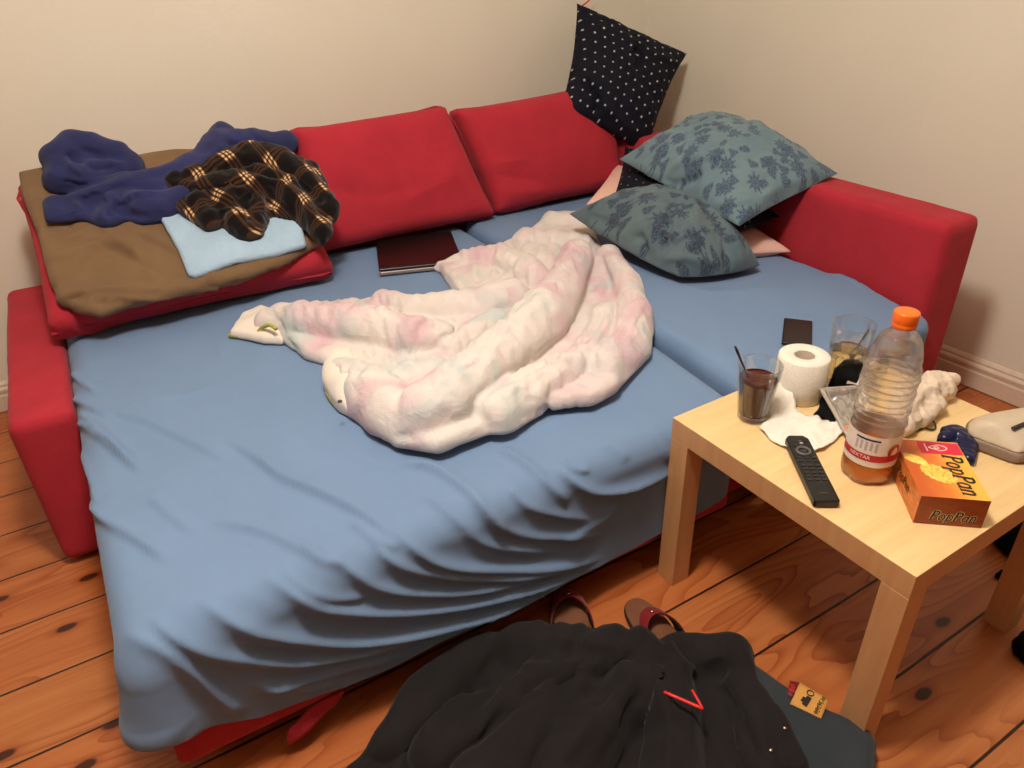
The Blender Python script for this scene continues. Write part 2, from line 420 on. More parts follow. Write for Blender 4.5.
def tube(pts, r, n=10, closed=False):
    P = np.asarray(pts, float); m = len(P); rr = np.full(m, r) if np.isscalar(r) else np.asarray(r, float)
    v = []; f = []
    T = np.gradient(P, axis=0) if not closed else (np.roll(P, -1, 0) - np.roll(P, 1, 0))
    T /= np.linalg.norm(T, axis=1)[:, None] + 1e-12
    ref = np.array([0, 0, 1.0]) if abs(T[0][2]) < 0.9 else np.array([1.0, 0, 0])
    A = np.cross(T[0], ref); A /= np.linalg.norm(A)
    for i in range(m):
        A = A - T[i] * (A @ T[i]); A /= np.linalg.norm(A); B = np.cross(T[i], A)
        for j in range(n):
            q = 2 * np.pi * j / n; v.append(P[i] + rr[i] * (np.cos(q) * A + np.sin(q) * B))
    L = m if closed else m - 1
    for i in range(L):
        for j in range(n):
            k = (j + 1) % n; i2 = (i + 1) % m
            f.append((i * n + j, i * n + k, i2 * n + k, i2 * n + j))
    if not closed:
        f.append(tuple(range(n - 1, -1, -1))); f.append(tuple(range((m - 1) * n, m * n)))
    return np.array(v), f
def spline(pts, n=12):
    P = np.asarray(pts, float); m = len(P); out = []
    for i in range(m - 1):
        p0, p1, p2, p3 = P[max(i - 1, 0)], P[i], P[i + 1], P[min(i + 2, m - 1)]
        for t in np.linspace(0, 1, n, endpoint=False):
            out.append(0.5 * (2 * p1 + (p2 - p0) * t + (2 * p0 - 5 * p1 + 4 * p2 - p3) * t * t + (3 * p1 - p0 - 3 * p2 + p3) * t ** 3))
    out.append(P[-1]); return np.array(out)

# value noise
def vnoise(P, seed=0):
    P = np.asarray(P, float) + seed * 17.31
    i = np.floor(P).astype(np.int64); f = P - i; f = f * f * (3 - 2 * f)
    def h(a, b, c):
        n = (a * 374761393 + b * 668265263 + c * 2147483647 + seed * 974634777) & 0xffffffff
        n = ((n ^ (n >> 13)) * 1274126177) & 0xffffffff
        n = n ^ (n >> 16)
        return (n & 0xffff) / 32767.5 - 1.0
    r = 0
    for dx in (0, 1):
        for dy in (0, 1):
            for dz in (0, 1):
                w = (f[:, 0] if dx else 1 - f[:, 0]) * (f[:, 1] if dy else 1 - f[:, 1]) * (f[:, 2] if dz else 1 - f[:, 2])
                r = r + w * h(i[:, 0] + dx, i[:, 1] + dy, i[:, 2] + dz)
    return r
def fbm(P, sc, oct=3, seed=0):
    r = 0; a = 1.0
    for o in range(oct): r = r + a * vnoise(np.asarray(P) * sc, seed + o); sc *= 2.1; a *= 0.5
    return r
def ridged(P, sc, seed=0):
    return 1 - np.abs(vnoise(np.asarray(P) * sc, seed)) * 2

def seg_dist(P, a, b):
    ab = b - a; t = np.clip(((P - a) @ ab) / (ab @ ab + 1e-12), 0, 1)
    return np.linalg.norm(P - (a + t[:, None] * ab), axis=1), t
def chain_sdf(P, pts, rs):
    r = np.full(len(P), 1e9)
    if len(pts) == 1: return np.linalg.norm(P - pts[0], axis=1) - rs[0]
    for i in range(len(pts) - 1):
        d, t = seg_dist(P, pts[i], pts[i + 1])
        r = np.minimum(r, d - (rs[i] + t * (rs[i + 1] - rs[i])))
    return r
def smin(a, b, k):
    h = np.clip(0.5 + 0.5 * (b - a) / k, 0, 1); return b + (a - b) * h - k * h * (1 - h)
def smax(a, b, k): return -smin(-a, -b, k)
def poly_sdf(P, poly):
    V = np.asarray(poly, float)[:, :2]; n = len(V); p = P[:, :2]
    d = np.full(len(p), 1e9); s = np.ones(len(p))
    for i in range(n):
        a = V[i]; b = V[i - 1]; e = b - a; w = p - a
        t = np.clip((w @ e) / (e @ e + 1e-12), 0, 1); q = w - t[:, None] * e
        d = np.minimum(d, (q ** 2).sum(1))
        c1 = p[:, 1] >= a[1]; c2 = p[:, 1] < b[1]; c3 = e[0] * w[:, 1] > e[1] * w[:, 0]
        fl = (c1 & c2 & c3) | (~c1 & ~c2 & ~c3); s = np.where(fl, -s, s)
    return s * np.sqrt(d)
def slab_sdf(P, poly, z0, z1, r):
    d2 = poly_sdf(P, poly) + r; zc = (z0 + z1) / 2; hz = (z1 - z0) / 2 - r
    dz = np.abs(P[:, 2] - zc) - hz
    return np.minimum(np.maximum(d2, dz), 0) + np.sqrt(np.maximum(d2, 0) ** 2 + np.maximum(dz, 0) ** 2) - r
def rbox_sdf(P, lo, hi, r):
    c = (np.array(lo) + hi) / 2; h = (np.array(hi) - lo) / 2 - r; q = np.abs(P - c) - h
    return np.linalg.norm(np.maximum(q, 0), axis=1) + np.minimum(q.max(1), 0) - r

def surface_nets(fn, lo, hi, h):
    lo = np.array(lo, float); n = np.ceil((np.array(hi) - lo) / h).astype(int) + 1
    ax = [lo[i] + np.arange(n[i]) * h for i in range(3)]
    G = np.stack(np.meshgrid(*ax, indexing='ij'), -1).reshape(-1, 3)
    F = np.concatenate([fn(G[i:i + 400000]) for i in range(0, len(G), 400000)]).reshape(n)
    F[0, :, :] = np.maximum(F[0], 1e-4); F[-1] = np.maximum(F[-1], 1e-4)
    F[:, 0] = np.maximum(F[:, 0], 1e-4); F[:, -1] = np.maximum(F[:, -1], 1e-4); F[:, :, 0] = np.maximum(F[:, :, 0], 1e-4); F[:, :, -1] = np.maximum(F[:, :, -1], 1e-4)
    S = F < 0
    c = [(a, b, d) for a in (0, 1) for b in (0, 1) for d in (0, 1)]
    cnt = sum(S[a:n[0] - 1 + a, b:n[1] - 1 + b, d:n[2] - 1 + d].astype(int) for a, b, d in c)
    act = np.argwhere((cnt > 0) & (cnt < 8))
    idm = -np.ones(n - 1, int); idm[act[:, 0], act[:, 1], act[:, 2]] = np.arange(len(act))
    acc = np.zeros((len(act), 3)); num = np.zeros(len(act))
    for a in c:
        for k in range(3):
            if a[k] == 1: continue
            b = list(a); b[k] = 1
            fa = F[act[:, 0] + a[0], act[:, 1] + a[1], act[:, 2] + a[2]]; fb = F[act[:, 0] + b[0], act[:, 1] + b[1], act[:, 2] + b[2]]
            m = (fa < 0) != (fb < 0); t = np.where(m, fa / np.where(m, fa - fb, 1), 0)
            p = np.tile(np.array(a, float), (len(act), 1)); p[:, k] += t
            acc += p * m[:, None]; num += m
    V = lo + (act + acc / num[:, None]) * h
    faces = []
    for k in range(3):
        u, w = (k + 1) % 3, (k + 2) % 3
        sl0 = [slice(1, n[i] - 1) for i in range(3)]; sl0[k] = slice(0, n[k] - 1)
        sl1 = list(sl0); sl1[k] = slice(1, n[k])
        A = S[tuple(sl0)]; B = S[tuple(sl1)]
        for mask, flip in ((A & ~B, False), (~A & B, True)):
            e = np.argwhere(mask)
            if len(e) == 0: continue
            off = np.array([1, 1, 1]); off[k] = 0; e = e + off
            q = []
            for du, dw in ((-1, -1), (0, -1), (0, 0), (-1, 0)):
                g = e.copy(); g[:, u] += du; g[:, w] += dw; q.append(idm[g[:, 0], g[:, 1], g[:, 2]])
            q = np.stack(q, 1)
            if flip: q = q[:, ::-1]
            faces.append(q)
    return V, np.concatenate(faces)
def vnormals(V, Fq):
    N = np.zeros_like(V); a = V[Fq[:, 2]] - V[Fq[:, 0]]; b = V[Fq[:, 3]] - V[Fq[:, 1]]; fn = np.cross(a, b)
    for k in range(4): np.add.at(N, Fq[:, k], fn)
    return N / (np.linalg.norm(N, axis=1)[:, None] + 1e-12)
def relax(V, Fq, it=2, lam=0.5):
    E = np.concatenate([Fq[:, [0, 1]], Fq[:, [1, 2]], Fq[:, [2, 3]], Fq[:, [3, 0]]])
    deg = np.zeros(len(V)); np.add.at(deg, E[:, 0], 1); np.add.at(deg, E[:, 1], 1)
    for _ in range(it):
        A = np.zeros_like(V); np.add.at(A, E[:, 0], V[E[:, 1]]); np.add.at(A, E[:, 1], V[E[:, 0]])
        V = V + lam * (A / deg[:, None] - V)
    return V

def sculpt(frame, poly, thick, chains, k=0.012, h=0.009, sm=2, floor=0.0, edge=None, disp=None, kslab=0.02, extra=None, lift=0.0):
    """A soft heap: a rounded slab over a traced outline plus folded rolls.
    poly: outline points (px,py[,n]); chains: [[(px,py,r[,n]),...],...]"""
    PL = np.array([frame.at(p[0], p[1], (p[2] if len(p) > 2 else floor + thick * 0.5) + lift) for p in poly])
    CH = []
    for c in chains:
        pts = np.array([frame.at(q[0], q[1], (q[3] if len(q) > 3 else floor + q[2] * 0.5) + lift) for q in c]); CH.append((pts, np.array([q[2] for q in c])))
    er = edge if edge else thick * 0.48
    allp = np.concatenate([PL] + [np.concatenate([p - r[:, None], p + r[:, None]]) for p, r in CH])
    lo = allp.min(0) - 3 * h; hi = allp.max(0) + 3 * h; lo[2] = floor + lift - 2 * h; hi[2] = max(hi[2], floor + lift + thick + 3 * h)
    def fn(P):
        d = slab_sdf(P, PL, floor + lift - 0.03, floor + lift + thick, er)
        r = None
        for p, rs in CH:
            q = chain_sdf(P, p, rs); r = q if r is None else smin(r, q, k)
        if r is not None: d = smin(d, r, kslab)
        if extra is not None: d = extra(P, d)
        return smax(d, (floor + lift) - P[:, 2], 0.006)
    V, Fq = surface_nets(fn, lo, hi, h)
    V = relax(V, Fq, sm)
    if disp is not None:
        N = vnormals(V, Fq); w = np.clip((V[:, 2] - floor - lift) / 0.02, 0, 1)
        V = V + N * (disp(V) * w)[:, None]
        V[:, 2] = np.maximum(V[:, 2], floor + lift - 0.002)
    return V, Fq, frame.wor(V)

def cushion(c, thick, n=44, p=2.2, q=0.55, pinch=0.05, under=1.0, wr=0.004, seed=1, sag=None, creases=(), edge=0.004, disp=None):
    """c: four corners (00,10,11,01); the front face is on the side of the normal u x v"""
    c = [np.array(x, float) for x in c]
    u = np.linspace(-1, 1, n); uu, vv = np.meshgrid(u, u, indexing='ij')
    def side(sgn):
        U = uu * (1 - pinch * (1 - vv ** 2)); Vv = vv * (1 - pinch * (1 - uu ** 2))
        a = (U + 1) / 2; b = (Vv + 1) / 2
        P = ((1 - a) * (1 - b))[..., None] * c[0] + (a * (1 - b))[..., None] * c[1] + (a * b)[..., None] * c[2] + ((1 - a) * b)[..., None] * c[3]
        N = np.cross(c[1] - c[0] + c[2] - c[3], c[3] - c[0] + c[2] - c[1]); N /= np.linalg.norm(N)
        t = thick / 2 * ((1 - np.abs(uu) ** p) * (1 - np.abs(vv) ** p)) ** q
        Q = P.reshape(-1, 3)
        m = np.clip(t.ravel() / (thick * 0.12), 0, 1)
        d = wr * fbm(Q, 14, 3, seed) * m
        for pts, amp, wid in creases:
            UV = np.stack([uu.ravel(), vv.ravel(), np.zeros(uu.size)], 1); dd = np.full(uu.size, 1e9)
            pp = spline([(x, y, 0) for x, y in pts], 6)
            for i in range(len(pp) - 1): dd = np.minimum(dd, seg_dist(UV, pp[i], pp[i + 1])[0])
            if sgn > 0: d = d + amp * np.exp(-(dd / wid) ** 2) * m
        if disp is not None and sgn > 0: d = d + disp(uu.ravel(), vv.ravel()) * m
        h = t.ravel() * (1 if sgn > 0 else under) + d + edge * 0.5
        return Q + sgn * N * h[:, None]
    A = side(1); B = side(-1); V = np.concatenate([A, B]); f = []
    I = lambda i, j: i * n + j
    o = n * n
    for i in range(n - 1):
        for j in range(n - 1):
            f.append((I(i, j), I(i + 1, j), I(i + 1, j + 1), I(i, j + 1))); f.append((o + I(i, j), o + I(i, j + 1), o + I(i + 1, j + 1), o + I(i + 1, j)))
    per = [I(i, 0) for i in range(n)] + [I(n - 1, j) for j in range(1, n)] + [I(i, n - 1) for i in range(n - 2, -1, -1)] + [I(0, j) for j in range(n - 2, 0, -1)]
    for a, b in zip(per, per[1:] + per[:1]): f.append((a, o + a, o + b, b))
    L1 = np.linalg.norm(c[1] - c[0] + c[2] - c[3]) / 2; L2 = np.linalg.norm(c[3] - c[0] + c[2] - c[1]) / 2
    uv = np.stack([(uu.ravel() + 1) / 2 * L1, (vv.ravel() + 1) / 2 * L2], 1) / 0.6
    # perimeter path for piping
    path = (V[per] + V[[o + a for a in per]]) / 2
    return V, f, np.concatenate([uv, uv + 0.37]), path

def text_mesh(s, size, mat, parent, M4, extrude=0.0002, shear=0.0, offset=0.0, name='lettering'):
    cu = bpy.data.curves.new(name, 'FONT'); cu.body = s; cu.size = size; cu.align_x = 'CENTER'; cu.align_y = 'CENTER'
    cu.extrude = extrude; cu.shear = shear; cu.offset = offset; cu.resolution_u = 4
    tmp = bpy.data.objects.new('tmp', cu); COL.objects.link(tmp)
    me = bpy.data.meshes.new_from_object(tmp.evaluated_get(bpy.context.evaluated_depsgraph_get()))
    bpy.data.objects.remove(tmp); me.materials.clear(); me.materials.append(mat)
    o = bpy.data.objects.new(name, me); COL.objects.link(o)
    if parent is not None: o.parent = parent
    me.transform(M4); return o
def m4(o, ex, ey):
    ex = np.array(ex, float); ey = np.array(ey, float); ez = np.cross(ex, ey)
    return Matrix([[ex[0], ey[0], ez[0], o[0]], [ex[1], ey[1], ez[1], o[1]], [ex[2], ey[2], ez[2], o[2]], [0, 0, 0, 1]])

def buckle(V, Fq, excess=0.08, it=160, attach=0.012, bend=0.10, seed=1, floor=None, direc=None, aniso=0.0, mask=None, n0=0.0015):
    """cloth with more length than its shape needs: it creases until the surplus is taken up"""
    V0 = V.copy(); Fq = np.asarray(Fq)
    E = np.concatenate([Fq[:, [0, 1]], Fq[:, [1, 2]], Fq[:, [2, 3]], Fq[:, [3, 0]]]); E = np.unique(np.sort(E, 1), axis=0)
    Dg = np.concatenate([Fq[:, [0, 2]], Fq[:, [1, 3]]]); Dg = Dg[Dg[:, 0] != Dg[:, 1]]
    A = np.concatenate([E, Dg]); i, j = A[:, 0], A[:, 1]; nv = len(V)
    d0 = V0[j] - V0[i]; L0 = np.linalg.norm(d0, axis=1) + 1e-9
    mid = (V0[i] + V0[j]) / 2
    ex = excess * (0.6 + 0.8 * np.clip(0.5 + vnoise(mid * 5.0, seed + 9), 0, 1))
    if direc is not None:
        dr = direc(mid) if callable(direc) else np.tile(np.array(direc, float) / np.linalg.norm(direc), (len(A), 1))
        c = np.abs((d0 * dr).sum(1)) / L0; ex = ex * ((1 - aniso) + aniso * 2 * c * c)
    if mask is not None: ex = ex * mask(mid)
    L = L0 * (1 + ex)
    deg = np.bincount(np.concatenate([i, j]), minlength=nv).astype(float)[:, None]
    ei, ej = E[:, 0], E[:, 1]; de = np.bincount(np.concatenate([ei, ej]), minlength=nv).astype(float)[:, None]
    N = vnormals(V0, Fq); X = V0 + N * (n0 * fbm(V0, 22, 2, seed))[:, None]
    def scat(a, b, v):
        R = np.empty((nv, 3))
        for k in range(3): R[:, k] = np.bincount(a, v[:, k], nv) - np.bincount(b, v[:, k], nv)
        return R
    for q in range(it):
        d = X[j] - X[i]; l = np.linalg.norm(d, axis=1) + 1e-9
        c = d * ((l - L) / l * 0.5)[:, None]
        X = X + scat(i, j, c) / deg * 1.6
        D = X - V0
        S = np.empty((nv, 3))
        for k in range(3): S[:, k] = np.bincount(ei, D[ej, k], nv) + np.bincount(ej, D[ei, k], nv)
        D = D + bend * (S / de - D); D = D * (1 - attach); X = V0 + D
        if floor is not None: X[:, 2] = np.maximum(X[:, 2], floor)
    return X
def snapper(V, tol=0.012):
    '''the place on a surface that a sight line first meets'''
    rel = V - CC
    def f(px, py):
        d = ray(px, py); d = d / np.linalg.norm(d); t = rel @ d
        off = np.linalg.norm(rel - t[:, None] * d, axis=1)
        m = off < tol
        if m.any():
            i = np.where(m)[0]; k = t[i] < t[i].min() + 0.03; i = i[k]
            return V[i[np.argmin(off[i])]]
        return V[np.argmin(off)]
    return f
def creases(V, N, lst, tol=0.012, smooth_pts=True):
    '''lst: (points, height, left width, right width[, step]) along folds read off the cloth; left of travel is up-slope'''
    fn = snapper(V, tol); D = np.zeros(len(V))
    for it in lst:
        pts, amp, wl, wr = it[:4]; step = len(it) > 4
        W3 = spline([fn(*p) for p in pts], 6); n = len(W3)
        for _ in range(3): W3[1:-1] = (W3[:-2] + 2 * W3[1:-1] + W3[2:]) / 4
        mg = max(wl, wr) * 4
        idx = np.where(((V > W3.min(0) - mg) & (V < W3.max(0) + mg)).all(1))[0]
        if len(idx) == 0: continue
        P = V[idx]; best = np.full(len(idx), 1e9); bt = np.zeros(len(idx)); sg = np.ones(len(idx))
        for i in range(n - 1):
            d, t = seg_dist(P, W3[i], W3[i + 1]); m = d < best
            T = W3[i + 1] - W3[i]; B = np.cross(N[idx[m]], T)
            sg[m] = np.sign(((P[m] - W3[i]) * B).sum(1) + 1e-12); best[m] = d[m]; bt[m] = (i + t[m]) / (n - 1)
        taper = np.clip(np.minimum(bt, 1 - bt) * 5 + 0.1, 0, 1)
        if step: prof = 0.6 * np.where(sg > 0, np.exp(-(best / wl) ** 1.3), -0.5 * np.exp(-(best / wr) ** 1.3))
        else:
            prof = np.where(sg > 0, np.exp(-(best / wl) ** 1.3), np.exp(-(best / wr) ** 1.3))
        D[idx] += amp * taper * prof
    return V + N * D[:, None]

# ------------------------------------------------------------------ room
BX, BY = 1.68, 1.68            # back wall plane y
XL, YF, ZC = -2.7, -3.4, 2.65
def rwx(y): return 1.512 - 0.055 * y   # right wall runs a little askew
def prism(poly, z0, z1):
    n = len(poly); v = [(x, y, z0) for x, y in poly] + [(x, y, z1) for x, y in poly]
    f = [tuple(range(n - 1, -1, -1)), tuple(range(n, 2 * n))] + [(i, (i + 1) % n, n + (i + 1) % n, n + i) for i in range(n)]
    return np.array(v), f
YB = 1.71
poly_room = [(XL - .2, YF - .2), (rwx(YF) + .2, YF - .2), (rwx(YB) + .2, YB + .2), (XL - .2, YB + .2)]
struct('floor', *prism(poly_room, -0.1, 0.0), M['floor'])
struct('ceiling', *prism(poly_room, ZC, ZC + .1), M['ceiling'])
struct('wall_back', *prism([(XL - .15, YB), (rwx(YB), YB), (rwx(YB), YB + .15), (XL - .15, YB + .15)], 0, ZC), M['wall'])
struct('wall_right', *prism([(rwx(YF), YF), (rwx(YF) + .15, YF), (rwx(YB) + .15, YB + .15), (rwx(YB + .15), YB + .15)], 0, ZC), M['wall'])
struct('wall_left', *prism([(XL - .15, YF), (XL, YF), (XL, YB), (XL - .15, YB)], 0, ZC), M['wall_dark'])
struct('wall_front', *prism([(XL - .15, YF - .15), (rwx(YF) + .15, YF - .15), (rwx(YF) + .15, YF), (XL - .15, YF)], 0, ZC), M['wall_dark'])
# skirting boards with a stepped moulding
PROF = [(0, 0.004), (0.016, 0.004), (0.016, 0.058), (0.013, 0.062), (0.013, 0.070), (0.016, 0.074), (0.016, 0.082), (0.010, 0.090), (0.010, 0.097), (0.004, 0.106), (0, 0.108)]
def skirting(name, a, b, nrm):
    a = np.array(a); b = np.array(b); nrm = np.array(nrm); v = []; n = len(PROF)
    for e in (a, b):
        for d, z in PROF: v.append((e[0] + nrm[0] * d, e[1] + nrm[1] * d, z))
    f = [(i, (i + 1) % n, n + (i + 1) % n, n + i) for i in range(n)] + [tuple(range(n)), tuple(range(2 * n - 1, n - 1, -1))]
    return struct(name, np.array(v), f, M['trim'])
skirting('baseboard_back', (XL, YB), (rwx(YB), YB), (0, -1))
skirting('baseboard_right', (rwx(YF), YF), (rwx(YB) , YB), (-1, -0.055))

# ------------------------------------------------------------------ sofa bed
sofa = thing('sofa_bed', 'red fabric corner sofa bed pulled out under blue sheets', 'sofa bed', (0, 0.75, 0))
SO = np.array((0, 0.75, 0.0))
def spart(name, V, f, mat=None, **k): return link(name, np.asarray(V) - SO, f, mat or M['red'], sofa, **k)
def soft_box(lo, hi, r, h=0.012, fn=None, disp=0.0015, seed=3):
    lo = np.array(lo); hi = np.array(hi)
    g = lambda P: rbox_sdf(P, lo, hi, r)
    V, Fq = surface_nets((lambda P: fn(P, g(P))) if fn else g, lo - 3 * h, hi + 3 * h, h)
    N = vnormals(V, Fq); V = V + N * (disp * fbm(V, 6, 3, seed))[:, None]
    return V, Fq
spart('armrest', *soft_box((-1.155, 0.735, 0.018), (-1.017, 1.655, 0.428), 0.022))
spart('chaise_backrest', *soft_box((1.012, -0.008, 0.06), (1.164, 1.60, 0.668), 0.026))
spart('back_frame', *soft_box((-1.02, 1.45, 0.06), (1.02, 1.545, 0.655), 0.02))
spart('seat_base', boxv(-1.01, 0.31, 0.72, 1.44, 0.10, 0.38), BF, smooth=False)
spart('chaise_base', *soft_box((0.335, 0.005, 0.07), (1.008, 1.44, 0.37), 0.015))
spart('pull_out_base', *soft_box((-0.995, -0.040, 0.082), (0.312, 0.70, 0.30), 0.010))
# loose zip flap hanging from the pull-out's front
fa = [at_y(286, 744, -0.048), at_y(337, 707, -0.048), at_y(343, 690, -0.044), at_y(287, 727, -0.044)]
flap = []
for i in range(9):
    s = i / 8
    for j in range(5):
        t = j / 4; pnt = (fa[0] * (1 - s) + fa[1] * s) * (1 - t) + (fa[3] * (1 - s) + fa[2] * s) * t
        flap.append(pnt + np.array((0, -0.008 * math.sin(s * 5 + t * 2), 0)))
fo = spart('fabric_flap', flap, [(i * 5 + j, i * 5 + j + 1, (i + 1) * 5 + j + 1, (i + 1) * 5 + j) for i in range(8) for j in range(4)])
md = fo.modifiers.new('s', 'SOLIDIFY'); md.thickness = 0.006; md.offset = 0
for x, y in ((-1.045, 0.775), (-1.10, 1.48), (1.08, 0.06), (1.08, 1.48)):
    V, f = lathe([(0.026, 0.0), (0.030, 0.004), (0.030, 0.06)], 24); spart('foot', V + (x, y, 0), f, M['black_plastic'])
for x in (-0.93, 0.25):
    V, f = lathe([(0.016, 0.0), (0.018, 0.004), (0.018, 0.09)], 20); spart('foot', V + (x, 0.06, 0), f, M['black_plastic'])

# ------------------------------------------------------------------ bed sheets
def sm(x, a, b):
    t = np.clip((x - a) / (b - a), 0, 1); return t * t * (3 - 2 * t)
def droop(P): return 0.03 * (1 - sm(P[:, 1], -0.06, 0.40))
HEMX = [-1.06, -1.0, -0.93, -0.85, -0.695, -0.43, 0.02, 0.35]; HEMZ = [0.218, 0.208, 0.182, 0.142, 0.112, 0.104, 0.118, 0.150]
def sheet_fn(P):
    Q = P.copy(); Q[:, 2] = Q[:, 2] + droop(P)
    d = rbox_sdf(Q, np.array((-1.019, -0.052, -0.2)), np.array((0.316, 1.40, 0.432)), 0.055)
    d2 = chain_sdf(P, np.array([(-0.985, -0.03, 0.32), (-1.000, -0.032, 0.22), (-0.995, -0.03, 0.20)]), np.array([0.03, 0.052, 0.05]))
    d = smin(d, d2, 0.05)
    return d
def sheet_pt(px, py):
    A = at(px, py, 0.43)
    if A[1] > -0.02: A = at(px, py, 0.43 - float(droop(A[None, :])[0]))
    if A[1] > -0.02: return A
    return at_y(px, py, -0.055)
# folds read off the sheet: (points, height, width)
WR = [
 ([(74, 424), (95, 436), (120, 455), (142, 474)], 0.012, 0.014, 0.006), ([(70, 400), (88, 408), (112, 420)], 0.010, 0.010, 0.006), ([(70, 372), (82, 383), (100, 396)], 0.008, 0.010, 0.006),
 ([(78, 412), (100, 430), (130, 462)], 0.009, 0.010, 0.006),
 ([(100, 410), (140, 420), (180, 439), (228, 464)], 0.007, 0.022, 0.008), ([(88, 500), (104, 522), (135, 542), (165, 562)], 0.010, 0.016, 0.007), ([(78, 450), (92, 480), (100, 505)], 0.007, 0.012, 0.008),
 ([(225, 440), (262, 462), (285, 480), (312, 490), (345, 508), (375, 526), (392, 540)], 0.012, 0.026, 0.008), ([(150, 495), (168, 516), (196, 534)], 0.006, 0.014, 0.008),
 ([(215, 522), (265, 533), (300, 550), (322, 566)], 0.008, 0.020, 0.009),
 ([(395, 465), (430, 470), (460, 486), (482, 508), (500, 530)], 0.012, 0.022, 0.008),
 ([(395, 530), (412, 550), (440, 562), (480, 567), (540, 566), (600, 558)], 0.014, 0.010, 0.014),
 ([(372, 540), (385, 556), (410, 569), (460, 577), (520, 575), (590, 563)], 0.012, 0.010, 0.012),
 ([(330, 555), (350, 572), (378, 586), (420, 593), (480, 588), (560, 571)], 0.013, 0.010, 0.012),
 ([(285, 572), (308, 590), (335, 598), (370, 596)], 0.008, 0.008, 0.008),
 ([(265, 575), (295, 596), (330, 607), (400, 611), (470, 602), (540, 586), (605, 567)], 0.015, 0.011, 0.013),
 ([(200, 600), (235, 622), (290, 636), (350, 641), (420, 632), (500, 612), (575, 588)], 0.016, 0.012, 0.013),
 ([(150, 618), (168, 636), (195, 648), (240, 656), (300, 661), (370, 650), (440, 630)], 0.013, 0.012, 0.012),
 ([(128, 632), (160, 652), (190, 672), (225, 700), (245, 712)], 0.011, 0.012, 0.014), ([(255, 692), (320, 674), (400, 656)], 0.007, 0.014, 0.012), ([(240, 680), (300, 690), (340, 680)], 0.006, 0.02, 0.02),
 ([(498, 450), (520, 463), (545, 485), (568, 502)], 0.011, 0.014, 0.007), ([(552, 466), (570, 482), (595, 491), (630, 487), (674, 472)], 0.014, 0.010, 0.010),
 ([(560, 460), (572, 470), (590, 473)], 0.008, 0.008, 0.006), ([(505, 485), (520, 502), (545, 512), (590, 520)], 0.009, 0.012, 0.010), ([(470, 500), (490, 522), (530, 536), (600, 536)], 0.010, 0.012, 0.010),
 ([(600, 445), (628, 462)], 0.005, 0.012, 0.010), ([(425, 495), (455, 522), (490, 546), (560, 552)], 0.010, 0.012, 0.010), ([(300, 545), (320, 560), (345, 566)], 0.006, 0.012, 0.008), ([(350, 520), (372, 540), (400, 548)], 0.007, 0.012, 0.008),
 ([(215, 345), (223, 352), (222, 364)], 0.004, 0.012, 0.010), ([(130, 402), (180, 398), (215, 386)], 0.005, 0.025, 0.012), ([(480, 440), (540, 425), (620, 405)], 0.004, 0.03, 0.03), ([(300, 430), (360, 460), (400, 468)], 0.004, 0.03, 0.02),
 ([(620, 500), (600, 520), (560, 540)], 0.005, 0.02, 0.02), ([(650, 430), (662, 448), (668, 460)], 0.004, 0.012, 0.012),
]
def trim_sheet(V, Fq, N, keepfn, hemfn):
    keep = keepfn(V[Fq].mean(1), V[Fq][:, :, 2].max(1)); Fq = Fq[keep]
    used = np.unique(Fq); mp = -np.ones(len(V), int); mp[used] = np.arange(len(used))
    V = V[used].copy(); N = N[used]; V[:, 2] = np.maximum(V[:, 2], hemfn(V)); return V, mp[Fq], N
hem = lambda P: np.interp(P[:, 0], HEMX, HEMZ) + 0.003 * np.sin(P[:, 0] * 23)
V, Fq = surface_nets(sheet_fn, (-1.09, -0.13, 0.04), (0.345, 1.40, 0.47), 0.0062)
N = vnormals(V, Fq)
V, Fq, N = trim_sheet(V, Fq, N, lambda c, zm: (zm > hem(c)) & (c[:, 1] < 1.385) & ~((c[:, 0] < -0.985) & (c[:, 1] > 0.71) & (c[:, 2] < 0.395)) & ~((c[:, 0] > 0.305) & (c[:, 2] < 0.36)), lambda P: np.where(P[:, 1] < 0.0, hem(P), -1))
fr = np.clip((0.10 - V[:, 1]) / 0.2, 0, 1)
V = V + N * (0.0030 * fbm(V, 4, 2, 5) * (0.6 + fr))[:, None]
V = buckle(V, Fq, 0.07, 130, 0.008, 0.10, 5, None, lambda P: np.stack([0.15 + 0 * P[:, 0], -0.4 + 0 * P[:, 0], 0.9 + 0 * P[:, 0]], 1), 0.9, lambda P: np.clip((0.30 - P[:, 1]) / 0.35, 0.10, 1))
N = vnormals(V, Fq); V = creases(V, N, [(p, a * 1.45, l, max(0.0045, r * 0.72)) for p, a, l, r in WR]); V = relax(V, Fq, 1, 0.28)
V = V + N * (0.0007 * fbm(V, 26, 2, 6))[:, None]
base = np.array((-0.35, 0.65, 0.42))
tag(link('fitted_sheet', V, Fq, M['sheet'], loc=base), 'large blue sheet stretched over the pulled-out bed, hanging in folds at its front', 'bed sheet', 'blue sheets on the sofa bed')

